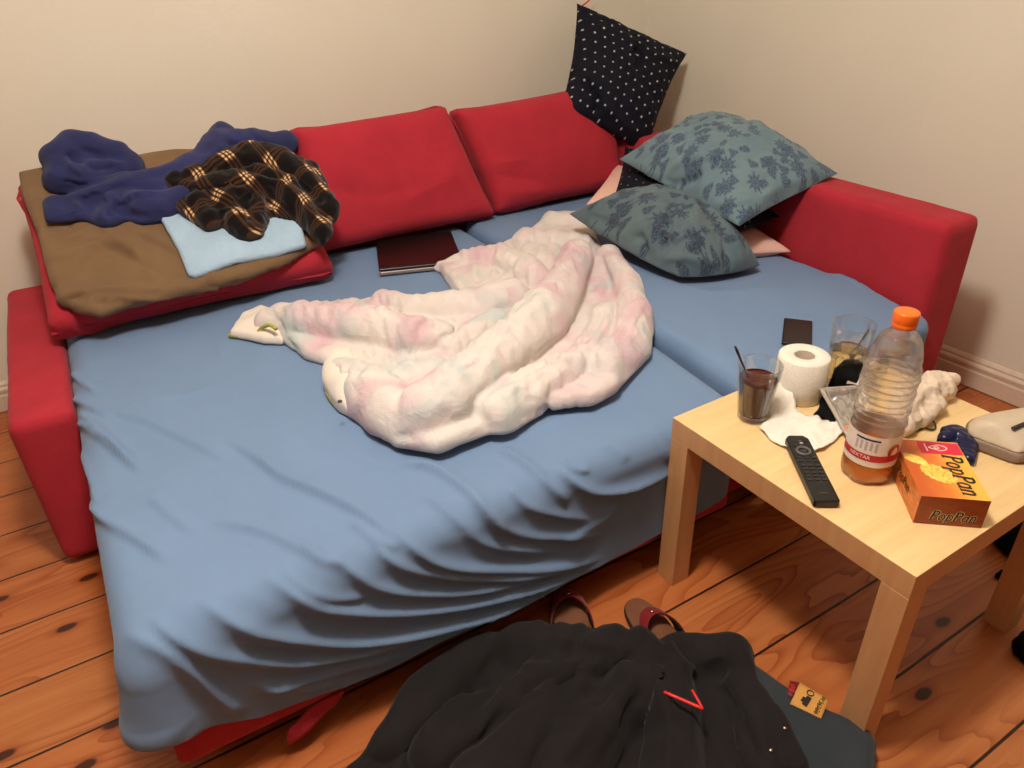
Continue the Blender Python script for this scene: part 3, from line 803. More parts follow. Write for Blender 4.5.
def chaise_fn(P):
    Q = P.copy(); Q[:, 2] += 0.016 * (1 - sm(P[:, 1], -0.05, 0.25))
    return rbox_sdf(Q, np.array((0.324, -0.048, -0.2)), np.array((1.004, 1.40, 0.445)), 0.04)
V, Fq = surface_nets(chaise_fn, (0.30, -0.09, 0.10), (1.03, 1.40, 0.47), 0.0095)
N = vnormals(V, Fq)
V, Fq, N = trim_sheet(V, Fq, N, lambda c, zm: (zm > 0.15) & (c[:, 1] < 1.385) & ~((c[:, 0] > 0.99) & (c[:, 2] < 0.35)) & ~((c[:, 0] < 0.335) & (c[:, 2] < 0.37)), lambda P: np.where(P[:, 1] < 0.0, 0.15, -1))
WC = [([(650, 275), (700, 292), (745, 290), (780, 285)], 0.005, 0.02, 0.015), ([(665, 330), (690, 345), (730, 350)], 0.004, 0.02, 0.015), ([(832, 266), (850, 278), (868, 285), (890, 287)], 0.008, 0.008, 0.005), ([(838, 262), (860, 272), (880, 283)], 0.005, 0.006, 0.005), ([(800, 262), (815, 280), (805, 300)], 0.004, 0.018, 0.012), ([(720, 315), (760, 312), (800, 305)], 0.003, 0.022, 0.015), ([(850, 300), (880, 296), (905, 305)], 0.005, 0.012, 0.010), ([(700, 300), (720, 330), (725, 360)], 0.003, 0.02, 0.02)]
V = V + N * (0.0026 * fbm(V, 5, 2, 15))[:, None]
V = buckle(V, Fq, 0.02, 100, 0.008, 0.12, 15)
N = vnormals(V, Fq); V = creases(V, N, WC)
tag(link('fitted_sheet', V, Fq, M['sheet'], loc=(0.66, 0.65, 0.43)), 'smaller blue sheet over the chaise section beside the red backrest', 'bed sheet', 'blue sheets on the sofa bed')

# ------------------------------------------------------------------ back cushions
def put_cushion(name, c, thick, mat, label, cat, group=None, piping=None, pr=0.004, px=(), crump=0.0, **k):
    V, f, uv, path = cushion(c, thick, **k); ctr = np.mean(c, axis=0)
    if crump: V = buckle(V, np.array(f), crump, 150, 0.005, 0.10, k.get('seed', 1))
    if px:
        Fq = np.array(f); half = len(V) // 2
        N = vnormals(V, Fq); Vn = creases(V, N, [(q[0], q[1] * 1.5, q[2] * 0.9, q[3] * 0.8) for q in px], 0.015); V = np.concatenate([Vn[:half], V[half:]])
    o = link(name, V, f, mat, uv=uv, loc=ctr); tag(o, label, cat, group)
    if piping is not None:
        v2, f2 = tube(path[::2], pr, 8, closed=True); link('piping', v2 - ctr, f2, piping, o)
    return o
GC = 'red back cushions'
def box_cushion(name, c, thick, mat, label, cat, group=None, r=0.05, bulge=0.3, seed=1, cr=(), h=0.010, amp=0.003):
    c = [np.array(x, float) for x in c]; ctr = np.mean(c, axis=0)
    ex = c[1] - c[0] + c[2] - c[3]; ex /= np.linalg.norm(ex); nz = np.cross(ex, c[3] - c[0] + c[2] - c[1]); nz /= np.linalg.norm(nz)
    F = Frame(ctr, ex, np.cross(nz, ex), nz); q = [F.loc(x)[:2] for x in c]; poly = []
    for i in range(4):
        a, b = q[i], q[(i + 1) % 4]
        for t in np.linspace(0, 1, 7)[:-1]:
            m = a + (b - a) * t; poly.append(m * (1 - 0.028 * math.sin(math.pi * t)))
    w = max(abs(p[0]) for p in poly); l = max(abs(p[1]) for p in poly)
    def fn(P):
        Q = P.copy(); k = 1 + bulge * np.clip(1 - (P[:, 0] / w) ** 2, 0, 1) * np.clip(1 - (P[:, 1] / l) ** 2, 0, 1) - bulge * 0.3
        Q[:, 2] = P[:, 2] / k
        return slab_sdf(Q, poly, -thick / 2, thick / 2, r) * 0.8
    V, Fq = surface_nets(fn, (-w - .03, -l - .03, -thick), (w + .03, l + .03, thick), h)
    V = relax(V, Fq, 1); Wd = F.wor(V); N = vnormals(Wd, Fq); Wd = Wd + N * (amp * fbm(Wd, 7, 3, seed))[:, None]
    if cr: Wd = creases(Wd, N, cr)
    o = link(name, Wd, Fq, mat, loc=ctr); tag(o, label, cat, group)
    pth = F.wor(np.array([(p[0] * 0.995, p[1] * 0.995, 0) for p in poly]))
    v2, f2 = tube(spline(list(pth) + [pth[0]], 3)[:-1], 0.0042, 8, closed=True); link('piping', v2 - ctr, f2, mat, o)
    return o
box_cushion('back_cushion', [(-0.275, 1.325, 0.455), (0.415, 1.325, 0.455), (0.300, 1.44, 0.835), (-0.235, 1.45, 0.822)], 0.15, M['red'],
    'red back cushion upright in the middle, behind the closed laptop', 'cushion', GC, seed=4, cr=[([(330, 190), (380, 195), (430, 180)], -0.006, 0.03, 0.03), ([(400, 205), (430, 190), (460, 175)], 0.006, 0.03, 0.02), ([(440, 140), (455, 170), (475, 205)], 0.006, 0.02, 0.02)])
box_cushion('back_cushion', [(0.430, 1.345, 0.455), (1.005, 1.335, 0.455), (1.005, 1.455, 0.835), (0.335, 1.455, 0.810)], 0.155, M['red'],
    'red back cushion upright in the sofa corner, below the dotted cushion', 'cushion', GC, seed=7, cr=[([(472, 168), (500, 163), (530, 160)], 0.009, 0.012, 0.014), ([(475, 178), (505, 176), (540, 180)], -0.008, 0.012, 0.012), ([(480, 188), (510, 192), (550, 190)], 0.006, 0.014, 0.012), ([(495, 212), (520, 214), (550, 208)], 0.008, 0.012, 0.010)])
AL = math.atan2(0.27, 0.43); ca, sa = math.cos(AL), math.sin(AL)
SL = Frame((-0.64, 1.07, 0.53), (1, 0, 0), (0, ca, sa), (0, -sa, ca))    # face of the slumped cushion
cc = [SL.wor((-0.392, -0.01, -0.062)), SL.wor((0.368, -0.01, -0.062)), SL.wor((0.385, 0.50, -0.062)), SL.wor((-0.375, 0.50, -0.062))]
box_cushion('back_cushion', cc, 0.125, M['red'], 'red back cushion slumped flat at the left, under the brown blanket', 'cushion', GC, seed=11, r=0.045, bulge=0.15, cr=[([(75, 322), (100, 328), (150, 322)], -0.006, 0.012, 0.012), ([(60, 320), (85, 333), (110, 335)], 0.006, 0.012, 0.012)])

# brown folded blanket
poly = [(19, 174), (60, 166), (120, 162), (180, 152), (235, 150), (293, 150), (302, 170), (312, 205), (322, 242), (285, 260), (250, 274), (210, 285), (165, 297), (125, 306), (100, 316), (86, 312), (62, 304), (52, 285), (45, 262), (37, 232), (22, 190)]
def bl_extra(P, d):
    # the turned-under layers that show along the front edge
    return d
BW = [([(58, 297), (80, 291), (110, 293), (170, 288), (230, 279), (314, 252)], -0.007, 0.006, 0.009), ([(126, 230), (150, 237), (170, 246), (190, 262)], -0.005, 0.006, 0.008), ([(66, 306), (80, 299), (100, 300), (125, 302)], -0.006, 0.005, 0.008), ([(36, 232), (52, 236), (70, 232)], -0.005, 0.006, 0.009), ([(100, 245), (135, 262), (165, 280)], -0.004, 0.008, 0.010), ([(45, 262), (62, 258), (85, 250), (110, 240)], 0.005, 0.02, 0.014), ([(128, 232), (150, 238), (168, 246), (186, 258)], 0.009, 0.014, 0.006), ([(60, 245), (85, 238), (120, 244), (150, 262)], 0.005, 0.03, 0.02),
      ([(44, 226), (58, 228), (72, 226)], -0.006, 0.012, 0.010), ([(60, 302), (80, 294), (110, 294), (170, 289), (230, 280), (316, 252)], 0.010, 0.022, 0.007, 1), ([(75, 309), (92, 300), (150, 299), (215, 287), (300, 264)], 0.007, 0.010, 0.006, 1),
      ([(95, 225), (130, 250), (160, 285)], 0.004, 0.03, 0.02), ([(55, 285), (75, 270), (90, 250)], 0.004, 0.02, 0.012), ([(30, 200), (60, 205), (100, 230)], 0.004, 0.03, 0.02), ([(185, 252), (200, 268), (215, 280)], 0.005, 0.014, 0.010)]
V, Fq, Wd = sculpt(SL, poly, 0.030, [[(66, 299, 0.016, 0.012), (80, 293, 0.018, 0.014), (105, 294, 0.016, 0.014), (150, 292, 0.012, 0.014)], [(82, 308, 0.014, 0.008), (95, 302, 0.016, 0.01), (120, 302, 0.013, 0.01)]], h=0.0075, lift=0.004, disp=lambda V: 0.006 * fbm(V, 4, 3, 2))
Wd = buckle(Wd, Fq, 0.09, 160, 0.006, 0.10, 2, None, (0.35, -.75, -.5), 0.85)
N = vnormals(Wd, Fq); Wd = creases(Wd, N, [(q[0], q[1] * 2.4, q[2], q[3] * 0.6) for q in BW])
tag(link('folded_blanket', Wd, Fq, M['brown'], loc=SL.wor((0, 0.2, 0))), 'brown cotton blanket folded flat over the slumped left cushion', 'blanket')

# pale blue folded towel
poly = [(160, 219), (176, 214), (215, 208), (262, 208), (296, 211), (301, 222), (307, 246), (275, 256), (235, 263), (195, 278), (189, 276), (178, 250)]
V, Fq, Wd = sculpt(SL, poly, 0.026, [], h=0.007, lift=0.036, disp=lambda V: 0.004 * fbm(V, 7, 3, 22))
Wd = buckle(Wd, Fq, 0.03, 80, 0.012, 0.2, 22)
lt = tag(link('folded_towel', Wd, Fq, M['lightblue'], loc=SL.wor((0.1, 0.1, 0.05))), 'pale blue folded towel lying flat beneath the plaid shirt', 'towel')
# navy towel
poly = [(46, 203), (52, 196), (72, 196), (95, 188), (125, 183), (140, 177), (175, 172), (200, 158), (214, 142), (222, 131), (230, 132), (245, 138), (262, 138), (278, 134), (297, 133), (290, 155), (270, 172), (240, 190), (210, 200), (190, 206), (172, 212), (160, 220), (140, 222), (128, 219), (114, 224), (96, 224), (82, 217), (62, 221), (46, 222)]
ch = [[(72, 199, 0.014), (80, 210, 0.02), (84, 216, 0.016)], [(75, 200, 0.022), (98, 194, 0.034), (120, 190, 0.038), (150, 184, 0.04), (180, 178, 0.045), (205, 168, 0.05), (222, 152, 0.055), (240, 148, 0.05), (262, 146, 0.045), (285, 143, 0.035)],
      [(118, 192, 0.03), (112, 204, 0.034), (106, 217, 0.03)], [(125, 200, 0.03), (145, 206, 0.042), (165, 206, 0.042), (185, 198, 0.04)], [(136, 188, 0.035), (165, 190, 0.04), (190, 184, 0.04)], [(50, 204, 0.016), (55, 216, 0.014)],
      [(224, 138, 0.04), (220, 150, 0.05), (208, 172, 0.045)],
      [(62, 178, 0.045), (66, 162, 0.055), (76, 154, 0.055), (95, 154, 0.05), (115, 158, 0.045), (130, 164, 0.035)], [(60, 180, 0.04), (85, 177, 0.048), (110, 172, 0.042), (130, 169, 0.034)], [(76, 151, 0.04), (90, 163, 0.04), (120, 166, 0.03)]]
V, Fq, Wd = sculpt(SL, poly, 0.026, ch, k=0.010, h=0.0075, lift=0.034, kslab=0.012, disp=lambda V: 0.006 * fbm(V, 9, 3, 31) + 0.004 * ridged(V, 11, 33))
TWC = [([(72, 198), (73, 212), (66, 220)], 0.014, 0.012, 0.006, 1), ([(73, 200), (88, 196), (110, 188), (135, 178)], 0.010, 0.014, 0.008, 1), ([(98, 196), (104, 208), (112, 218)], -0.014, 0.010, 0.010), ([(108, 196), (120, 205), (140, 196), (165, 196)], 0.014, 0.016, 0.008, 1), ([(112, 205), (128, 215), (150, 216)], -0.012, 0.010, 0.010),
  ([(60, 178), (85, 183), (110, 178), (132, 170)], 0.012, 0.014, 0.010, 1), ([(64, 150), (75, 160), (95, 168), (120, 168)], -0.014, 0.012, 0.010), ([(80, 148), (100, 156), (125, 160)], -0.010, 0.010, 0.010), ([(66, 158), (70, 166), (84, 174)], 0.010, 0.010, 0.008), ([(175, 182), (195, 172), (215, 155), (224, 142)], 0.010, 0.014, 0.010), ([(225, 140), (245, 150), (270, 146)], -0.010, 0.012, 0.012), ([(255, 136), (262, 142), (275, 148)], -0.008, 0.010, 0.010)]
Wd = buckle(Wd, Fq, 0.17, 170, 0.004, 0.12, 31)
N = vnormals(Wd, Fq); Wd = creases(Wd, N, [(q[0], q[1] * 1.5, q[2], q[3] * 0.7) + tuple(q[4:]) for q in TWC]); Wd = relax(Wd, Fq, 1, 0.25)
tag(link('crumpled_towel', Wd, Fq, M['towel'], loc=SL.wor((-0.2, 0.3, 0.05))), 'navy blue terry towel crumpled across the brown blanket', 'towel')

# plaid shirt
poly = [(168, 183), (174, 174), (190, 165), (220, 155), (253, 151), (277, 153), (298, 164), (316, 170), (322, 182), (323, 196), (333, 212), (332, 222), (323, 244), (313, 229), (294, 217), (267, 213), (262, 228), (250, 239), (239, 235), (224, 226), (206, 228), (190, 218), (178, 208), (172, 196), (168, 189)]
ch = [[(178, 184, 0.028), (186, 188, 0.032), (196, 180, 0.038), (222, 168, 0.045), (252, 163, 0.05), (280, 166, 0.048), (302, 178, 0.045), (316, 192, 0.04), (326, 212, 0.035)],
      [(195, 190, 0.035), (225, 186, 0.045), (258, 184, 0.05), (285, 192, 0.045), (305, 208, 0.04), (320, 230, 0.028)],
      [(200, 205, 0.034), (212, 218, 0.034)], [(222, 200, 0.035), (236, 220, 0.035), (246, 230, 0.03)], [(264, 190, 0.035), (258, 212, 0.034), (253, 230, 0.026)],
      [(240, 196, 0.04), (222, 210, 0.035)], [(310, 172, 0.03), (318, 184, 0.03)]]
V, Fq, Wd = sculpt(SL, poly, 0.035, ch, k=0.012, h=0.0065, lift=0.056, kslab=0.015, sm=2, disp=lambda V: 0.008 * fbm(V, 10, 3, 41) + 0.006 * ridged(V, 10, 43))
hgt = V[:, 2]
uv = np.stack([V[:, 0] * 0.93 + 0.35 * V[:, 1] + 0.03 * fbm(V, 6, 2, 51) + 0.5 * hgt, -0.35 * V[:, 0] + V[:, 1] * 0.95 + 0.03 * fbm(V, 6, 2, 57) - 0.5 * hgt], 1)
PLC = [([(200, 172), (225, 166), (255, 168), (285, 176), (305, 190)], -0.014, 0.010, 0.010), ([(245, 172), (262, 170), (280, 178)], -0.012, 0.012, 0.008), ([(190, 192), (215, 186), (235, 182), (262, 180)], 0.012, 0.012, 0.007, 1), ([(205, 200), (225, 205), (240, 200), (255, 190)], -0.012, 0.010, 0.010), ([(264, 192), (256, 200), (250, 215), (246, 232)], 0.014, 0.012, 0.006, 1), ([(272, 186), (268, 200), (275, 210)], -0.014, 0.010, 0.010), ([(285, 185), (300, 200), (318, 222)], 0.012, 0.012, 0.008), ([(298, 178), (312, 192), (326, 205)], -0.010, 0.008, 0.010), ([(225, 212), (238, 222), (246, 232)], 0.008, 0.008, 0.008), ([(168, 184), (180, 188), (192, 186)], -0.010, 0.008, 0.008)]
Wd = buckle(Wd, Fq, 0.20, 160, 0.005, 0.10, 41)
N = vnormals(Wd, Fq); Wd = creases(Wd, N, PLC); Wd = relax(Wd, Fq, 1, 0.3)
tag(link('plaid_shirt', Wd, Fq, M['plaid'], uv=uv, loc=SL.wor((0.2, 0.2, 0.08))), 'dark brown plaid flannel shirt crumpled in a heap on folded towels', 'shirt')

# ------------------------------------------------------------------ laptop
a, b, c_, d_ = at(364, 240, 0.455), at(446, 234, 0.455), at(462, 262, 0.455), at(384, 272, 0.455)
ex = (b - a + c_ - d_); ex[2] = 0; ex /= np.linalg.norm(ex); ey = np.array((-ex[1], ex[0], 0)); ctr = (a + b + c_ + d_) / 4 + (0.014, 0.004, 0)
lw = 0.5 * (abs((b - a) @ ex) + abs((c_ - d_) @ ex)) / 2; lh = 0.5 * (abs((a - d_) @ ey) + abs((b - c_) @ ey)) / 2
lap = thing('laptop', 'closed dark brown glossy laptop lying in front of the red cushions', 'laptop', (ctr[0], ctr[1], 0.4345), math.atan2(ex[1], ex[0]))
box('base', (-lw, lw, -lh, lh, 0.001, 0.014), M['laptop_base'], lap, 0.004)
box('lid', (-lw, lw, -lh, lh, 0.0145, 0.024), M['laptop_lid'], lap, 0.004)
for sx in (-1, 1): box('hinge', (sx * lw * 0.6 - 0.02, sx * lw * 0.6 + 0.02, lh - 0.002, lh + 0.004, 0.008, 0.019), M['black_plastic'], lap, 0.002)

# ------------------------------------------------------------------ duvet
Z0 = 0.428
def dz(lst): return [[(x, y, r, Z0 + r * (0.55 if len(q) < 1 else q[0])) for (x, y, r, *q) in c] for c in lst]
poly = [(262, 318), (280, 308), (330, 305), (372, 300), (420, 306), (460, 296), (440, 268), (472, 254), (500, 252), (516, 240), (535, 230), (552, 216), (585, 216), (602, 248), (626, 264), (642, 290), (651, 325), (645, 352), (614, 388), (592, 400), (543, 404), (489, 428), (436, 449), (396, 441), (377, 423), (352, 412), (336, 404), (325, 383), (330, 362), (306, 355), (287, 341)]
ch = [[(577, 258, .052, .9), (563, 290, .062, 1.0), (540, 322, .066, 1.05), (510, 348, .064, 1.05), (478, 374, .064, 1.0), (448, 400, .068, .8), (422, 416, .066, .6)],
      [(580, 364, .046), (552, 380, .052), (522, 396, .054), (497, 414, .050)],
      [(608, 258, .038, .9), (626, 285, .042, .9), (634, 315, .046, .8), (628, 345, .048), (606, 370, .048)],
      [(604, 312, .036), (602, 335, .040), (588, 354, .042)],
      [(343, 376, .046), (366, 392, .058), (392, 410, .066), (412, 424, .054)],
      [(272, 324, .042), (305, 322, .054, .8), (345, 325, .058, .95), (380, 330, .058, .95), (412, 338, .056, .9), (438, 342, .050, .7)],
      [(384, 303, .038), (415, 312, .048), (450, 312, .054), (485, 308, .058), (512, 300, .058)],
      [(443, 268, .024), (468, 263, .042), (500, 262, .052), (527, 273, .056), (542, 285, .05)],
      [(528, 240, .042), (557, 243, .046), (585, 246, .040)], [(552, 224, .040), (578, 226, .038)],
      [(405, 384, .046), (435, 380, .050)], [(452, 352, .040), (474, 340, .040), (496, 326, .042)]]
def duv_disp(V):
    return 0.006 * fbm(V, 8, 3, 61)
V, Fq, Wd = sculpt(WORLD, poly, 0.036, dz(ch), k=0.006, h=0.0078, floor=Z0 + 0.004, kslab=0.012, edge=0.017, sm=2, disp=duv_disp)
Wd = buckle(Wd, Fq, 0.20, 200, 0.004, 0.10, 61, Z0 + 0.002, (.75, -.62, .2), 0.5)
DW = [([(495, 386), (512, 376), (540, 360), (572, 342), (597, 318), (606, 292)], -0.024, 0.009, 0.014), ([(332, 354), (355, 348), (377, 357), (400, 366), (420, 362)], -0.018, 0.007, 0.013), ([(420, 362), (440, 350), (462, 346)], -0.012, 0.010, 0.010), ([(514, 242), (537, 245), (560, 249), (584, 249)], -0.014, 0.007, 0.010), ([(520, 243), (544, 256), (549, 266)], -0.012, 0.007, 0.010), ([(560, 346), (580, 348), (594, 356), (597, 374)], -0.012, 0.008, 0.010), ([(615, 290), (628, 312), (626, 340)], -0.010, 0.009, 0.010), ([(604, 296), (608, 280), (600, 258), (594, 248)], -0.016, 0.008, 0.010), ([(432, 322), (446, 338), (464, 346)], -0.010, 0.012, 0.012),
      ([(575, 236), (580, 243), (585, 249)], -0.010, 0.007, 0.007), ([(480, 260), (483, 268), (481, 276)], -0.008, 0.006, 0.007), ([(487, 262), (489, 270), (485, 278)], -0.006, 0.006, 0.007), ([(448, 282), (458, 290), (466, 302)], -0.010, 0.009, 0.007), ([(474, 286), (475, 298), (478, 310)], -0.008, 0.009, 0.009),
      ([(534, 406), (530, 388), (545, 372), (562, 360)], -0.012, 0.010, 0.010), ([(395, 438), (408, 436), (412, 444)], -0.008, 0.008, 0.008), ([(340, 350), (352, 366), (362, 372)], -0.006, 0.010, 0.010),
      ([(270, 309), (278, 322), (285, 338), (300, 352)], -0.010, 0.008, 0.010)]
N = vnormals(Wd, Fq); Wd = creases(Wd, N, DW)
Wd = relax(Wd, Fq, 1, 0.4)
duv = tag(link('duvet', Wd, Fq, M['duvet'], loc=(0.05, 0.75, Z0)), 'pale pink and mint tie-dyed duvet bunched in the middle of the bed', 'duvet')
DL = np.array((0.05, 0.75, Z0))
# turned-out white corners with lime binding
poly = [(229, 334), (243, 316), (262, 307), (276, 312), (282, 330), (284, 342), (262, 341), (250, 338)]
V, Fq, Wd = sculpt(WORLD, poly, 0.028, [[(250, 326, 0.022, Z0 + 0.016), (268, 320, 0.034, Z0 + 0.02), (282, 322, 0.04, Z0 + 0.03)]], h=0.0065, floor=Z0 + 0.004, edge=0.012, disp=lambda V: 0.004 * fbm(V, 16, 2, 71))
link('turned_corner', Wd - DL, Fq, M['lining'], duv)
poly = [(324, 384), (325, 366), (335, 352), (352, 352), (360, 372), (362, 396), (350, 412), (338, 406)]
V, Fq, Wd = sculpt(WORLD, poly, 0.045, [[(337, 372, 0.036, Z0 + 0.03), (352, 392, 0.042, Z0 + 0.035)]], h=0.0065, floor=Z0 + 0.004, edge=0.02, disp=lambda V: 0.004 * fbm(V, 16, 2, 73))
link('turned_corner', Wd - DL, Fq, M['lining'], duv)
v, f = tube(spline([at(229, 335, Z0 + .012), at(243, 337, Z0 + .012), at(254, 336, Z0 + .018), at(262, 328, Z0 + .04), at(270, 325, Z0 + .06), at(276, 329, Z0 + .055)], 6), 0.0055, 8); link('binding', v - DL, f, M['lime'], duv)
v, f = tube(spline([at(327, 392, Z0 + .014), at(335, 404, Z0 + .012), at(345, 411, Z0 + .012), at(354, 415, Z0 + .012)], 6), 0.0055, 8); link('binding', v - DL, f, M['lime'], duv)
for px, py in ((344, 370), (340, 402)):
    v, f = lathe([(0.0045, 0), (0.005, 0.002), (0.003, 0.004)], 14); link('snap_fastener', v + at(px, py, Z0 + 0.072) - DL, f, M['dark_steel'], duv)

# ------------------------------------------------------------------ pillows
put_cushion('pillow', [at(587, 204, 0.515), (0.80, 0.50, 0.475), (0.985, 0.44, 0.465), (0.985, 1.33, 0.55)], 0.11, M['pink'], 'pale pink pillow at the bottom of the pile, only two ends showing', 'pillow', p=3, q=0.5, pinch=0.02, wr=0.003, seed=21)
put_cushion('cushion', [at(614, 198, 0.585), (0.80, 0.50, 0.55), (0.985, 0.50, 0.56), (0.985, 1.28, 0.63)], 0.10, M['dots2'], 'black dotted cushion sandwiched between the pink pillow and a floral pillow', 'cushion', p=3, q=0.5, pinch=0.03, seed=22)
GP = 'blue-green floral pillows'
put_cushion('pillow', [(0.745, 1.00, 0.675), (0.74, 0.44, 0.600), (1.115, 0.43, 0.690), (1.22, 1.05, 0.73)], 0.27, M['paisley'], 'teal floral pillow on top of the pile, leaning over the red backrest', 'pillow', GP, p=2.2, q=0.62, pinch=0.04, disp=lambda u, v: 0.007 * (ridged(np.stack([u * 1.1 + 0.4 * v + 1.7, v * 0.8 - 0.4 * u, 0 * u], 1), 1.6, 17) - 0.3), wr=0.005, seed=23, n=84, under=0.35, crump=0.11,
    px=[([(655, 195), (668, 188), (690, 182), (702, 172)], -0.020, 0.014, 0.010), ([(668, 172), (690, 160), (712, 158), (725, 162)], 0.010, 0.02, 0.010), ([(640, 165), (655, 180), (660, 195)], 0.010, 0.012, 0.010), ([(700, 208), (740, 205), (780, 190), (812, 175)], 0.009, 0.02, 0.008), ([(635, 158), (660, 150), (690, 130)], 0.006, 0.02, 0.015), ([(740, 215), (760, 200), (775, 185)], 0.008, 0.01, 0.01), ([(795, 180), (810, 170), (825, 178)], 0.006, 0.01, 0.008)])
put_cushion('pillow', [(0.505, 0.945, 0.545), (0.555, 0.47, 0.478), (0.80, 0.40, 0.480), (0.87, 0.80, 0.53)], 0.27, M['paisley2'], 'darker grey-blue floral pillow at the front, against the duvet', 'pillow', GP, p=2.2, q=0.56, pinch=-0.07, disp=lambda u, v: 0.013 * (ridged(np.stack([u * 1.25 + 0.5 * v + 3.1, v * 0.8 - 0.45 * u, 0 * u], 1), 1.7, 7) - 0.3), wr=0.005, seed=24, n=84, under=0.12, crump=0.13,
    px=[([(672, 200), (668, 220), (664, 240), (660, 255)], -0.015, 0.014, 0.014), ([(680, 195), (695, 210), (694, 235), (680, 262)], 0.014, 0.016, 0.012), ([(640, 270), (645, 250), (640, 235), (625, 245)], -0.016, 0.012, 0.012), ([(580, 225), (600, 235), (625, 240), (645, 255)], 0.010, 0.014, 0.010), ([(700, 205), (720, 225), (725, 255), (715, 270)], -0.014, 0.014, 0.012), ([(730, 235), (740, 250), (738, 270)], 0.008, 0.010, 0.010), ([(660, 262), (690, 258), (720, 262), (745, 258)], 0.012, 0.014, 0.010), ([(672, 248), (685, 240), (692, 228)], -0.012, 0.008, 0.008), ([(585, 218), (605, 222), (620, 235)], -0.008, 0.01, 0.01)])
DC = [at_y(561, 113, 1.385), at_y(645, 152, 1.235), at_y(686, 54, 1.40), at_y(578, 5, 1.60)]
dc = put_cushion('cushion', DC, 0.20, M['dots'], 'navy cushion with small white dots propped up in the room corner', 'cushion', p=2.6, q=0.55, pinch=0.085, wr=0.006, seed=25, n=72, crump=0.09,
    px=[([(570, 75), (590, 85), (598, 100), (595, 115)], -0.022, 0.014, 0.012), ([(636, 45), (640, 55), (636, 70)], -0.018, 0.012, 0.012), ([(645, 50), (660, 58), (675, 62)], 0.010, 0.014, 0.014), ([(600, 100), (625, 125), (640, 135)], 0.010, 0.02, 0.02)])
ctr = np.mean(DC, axis=0)
v, f = tube(spline([at_y(578, 7, 1.60), at_y(580, 7, 1.62), at_y(586, 3, 1.64), at_y(594, -4, 1.65)], 6), 0.003, 6)
link('string', v - ctr, f, M['red_string'], dc)

# ------------------------------------------------------------------ phone
a, b, c_, d_ = at(785, 318, 0.447), at(812, 319, 0.447), at(810, 347, 0.447), at(782, 346, 0.447)
ey = a - d_; ey[2] = 0; ey /= np.linalg.norm(ey); ex = np.array((ey[1], -ey[0], 0)); ctr = (a + b) / 2 - ey * 0.073
ph = thing('smartphone', 'black smartphone lying on the blue chaise behind the toilet roll', 'phone', (ctr[0], ctr[1], 0.437), math.atan2(ex[1], ex[0]))
box('body', (-0.035, 0.035, -0.073, 0.073, 0, 0.0085), M['black_plastic'], ph, 0.003)
box('screen', (-0.032, 0.032, -0.069, 0.069, 0.0083, 0.0092), M['laptop_lid'], ph, 0.0004, 1)

# ------------------------------------------------------------------ table
TR = math.radians(1.4)
tab = thing('side_table', 'square birch side table with thick legs, cluttered beside the bed', 'table', (0.101, -0.607, 0), TR)
S = 0.55
tt = box('tabletop', (-0.0125, S - 0.0125, 0, S, 0.40, 0.45), [M['birch'], M['birch_shaded']], tab, 0.0015, 2)
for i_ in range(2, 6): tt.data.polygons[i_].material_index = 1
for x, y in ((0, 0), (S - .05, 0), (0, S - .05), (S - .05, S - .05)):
    o = box('leg', (x - 0.0125, x + 0.05 - 0.0125, y, y + .05, 0.0, 0.40), M['birch_shaded'], tab, 0.0012, 2)
TZ = 0.4505

# ------------------------------------------------------------------ things on the table
def tumbler(name, label, pos, h, r0, r1, wall, facets, matl, fill, lname, group):
    t = thing(name, label, 'glass', (pos[0], pos[1], TZ), 0.3, group)
    def fl(a, r, z):
        k = np.clip((h * 0.72 - z) / (h * 0.1), 0, 1) * np.clip(z / 0.01, 0, 1)
        return r * (1 - 0.045 * k * (0.5 + 0.5 * np.cos(a * facets)))
    R = lambda z: r0 + (r1 - r0) * (z / h)
    zs = np.linspace(0.004, h, 26)
    outer = [(r0 * 0.9, 0)] + [(R(z), z) for z in zs]
    inner = [(R(z) - wall, z) for z in zs[::-1] if z > 0.014] + [(R(0.012) * 0.7, 0.012)]
    V, f = lathe(outer + [(R(h) - wall * 0.5, h + 0.001)] + inner, 60, lambda a, r, z: fl(a, r, z))
    link('glass_body', V, f, M['glass'], t)
    zl = np.linspace(0.0145, fill, 16)
    V, f = lathe([(R(0.014) * 0.68, 0.0135)] + [((R(z) - wall) * 0.985, z) for z in zl] + [((R(fill) - wall) * 0.7, fill - 0.0003)], 60, fl)
    link(lname, V, f, M[matl], t)
    return t
pc = at(752, 418, 0.45)
tumbler('drinking_glass', 'glass of dark cola near the table corner by the bed', pc, 0.128, 0.030, 0.0445, 0.0026, 10, 'cola', 0.097, 'cola', 'drinking glasses')
pg = at(840, 389, 0.45)
tumbler('drinking_glass', 'taller glass of pale yellow drink behind the toilet roll', pg, 0.160, 0.033, 0.044, 0.0026, 12, 'water', 0.100, 'drink', 'drinking glasses')
def spoon(label, p0, p1, mat, group):
    p0 = np.array(p0); p1 = np.array(p1); d = p1 - p0
    mid = [p0 + d * t for t in np.linspace(0, 1, 14)]
    r = [0.0035, 0.006, 0.007, 0.006, 0.003, 0.0022, 0.002, 0.002, 0.002, 0.0021, 0.0023, 0.0026, 0.003, 0.002]
    v, f = tube(mid, r, 10)
    t = link('spoon', v, f, mat, loc=p0); tag(t, label, 'spoon', group); return t
spoon('steel teaspoon standing in the glass of cola', (pc[0] + 0.012, pc[1] - 0.012, TZ + 0.02), at(735, 346, TZ + 0.165), M['dark_steel'], 'teaspoons in the glasses')
spoon('steel spoon leaning in the taller glass of pale drink', (pg[0] - 0.010, pg[1] + 0.008, TZ + 0.02), at(869, 329, TZ + 0.140), M['dark_steel'], 'teaspoons in the glasses')

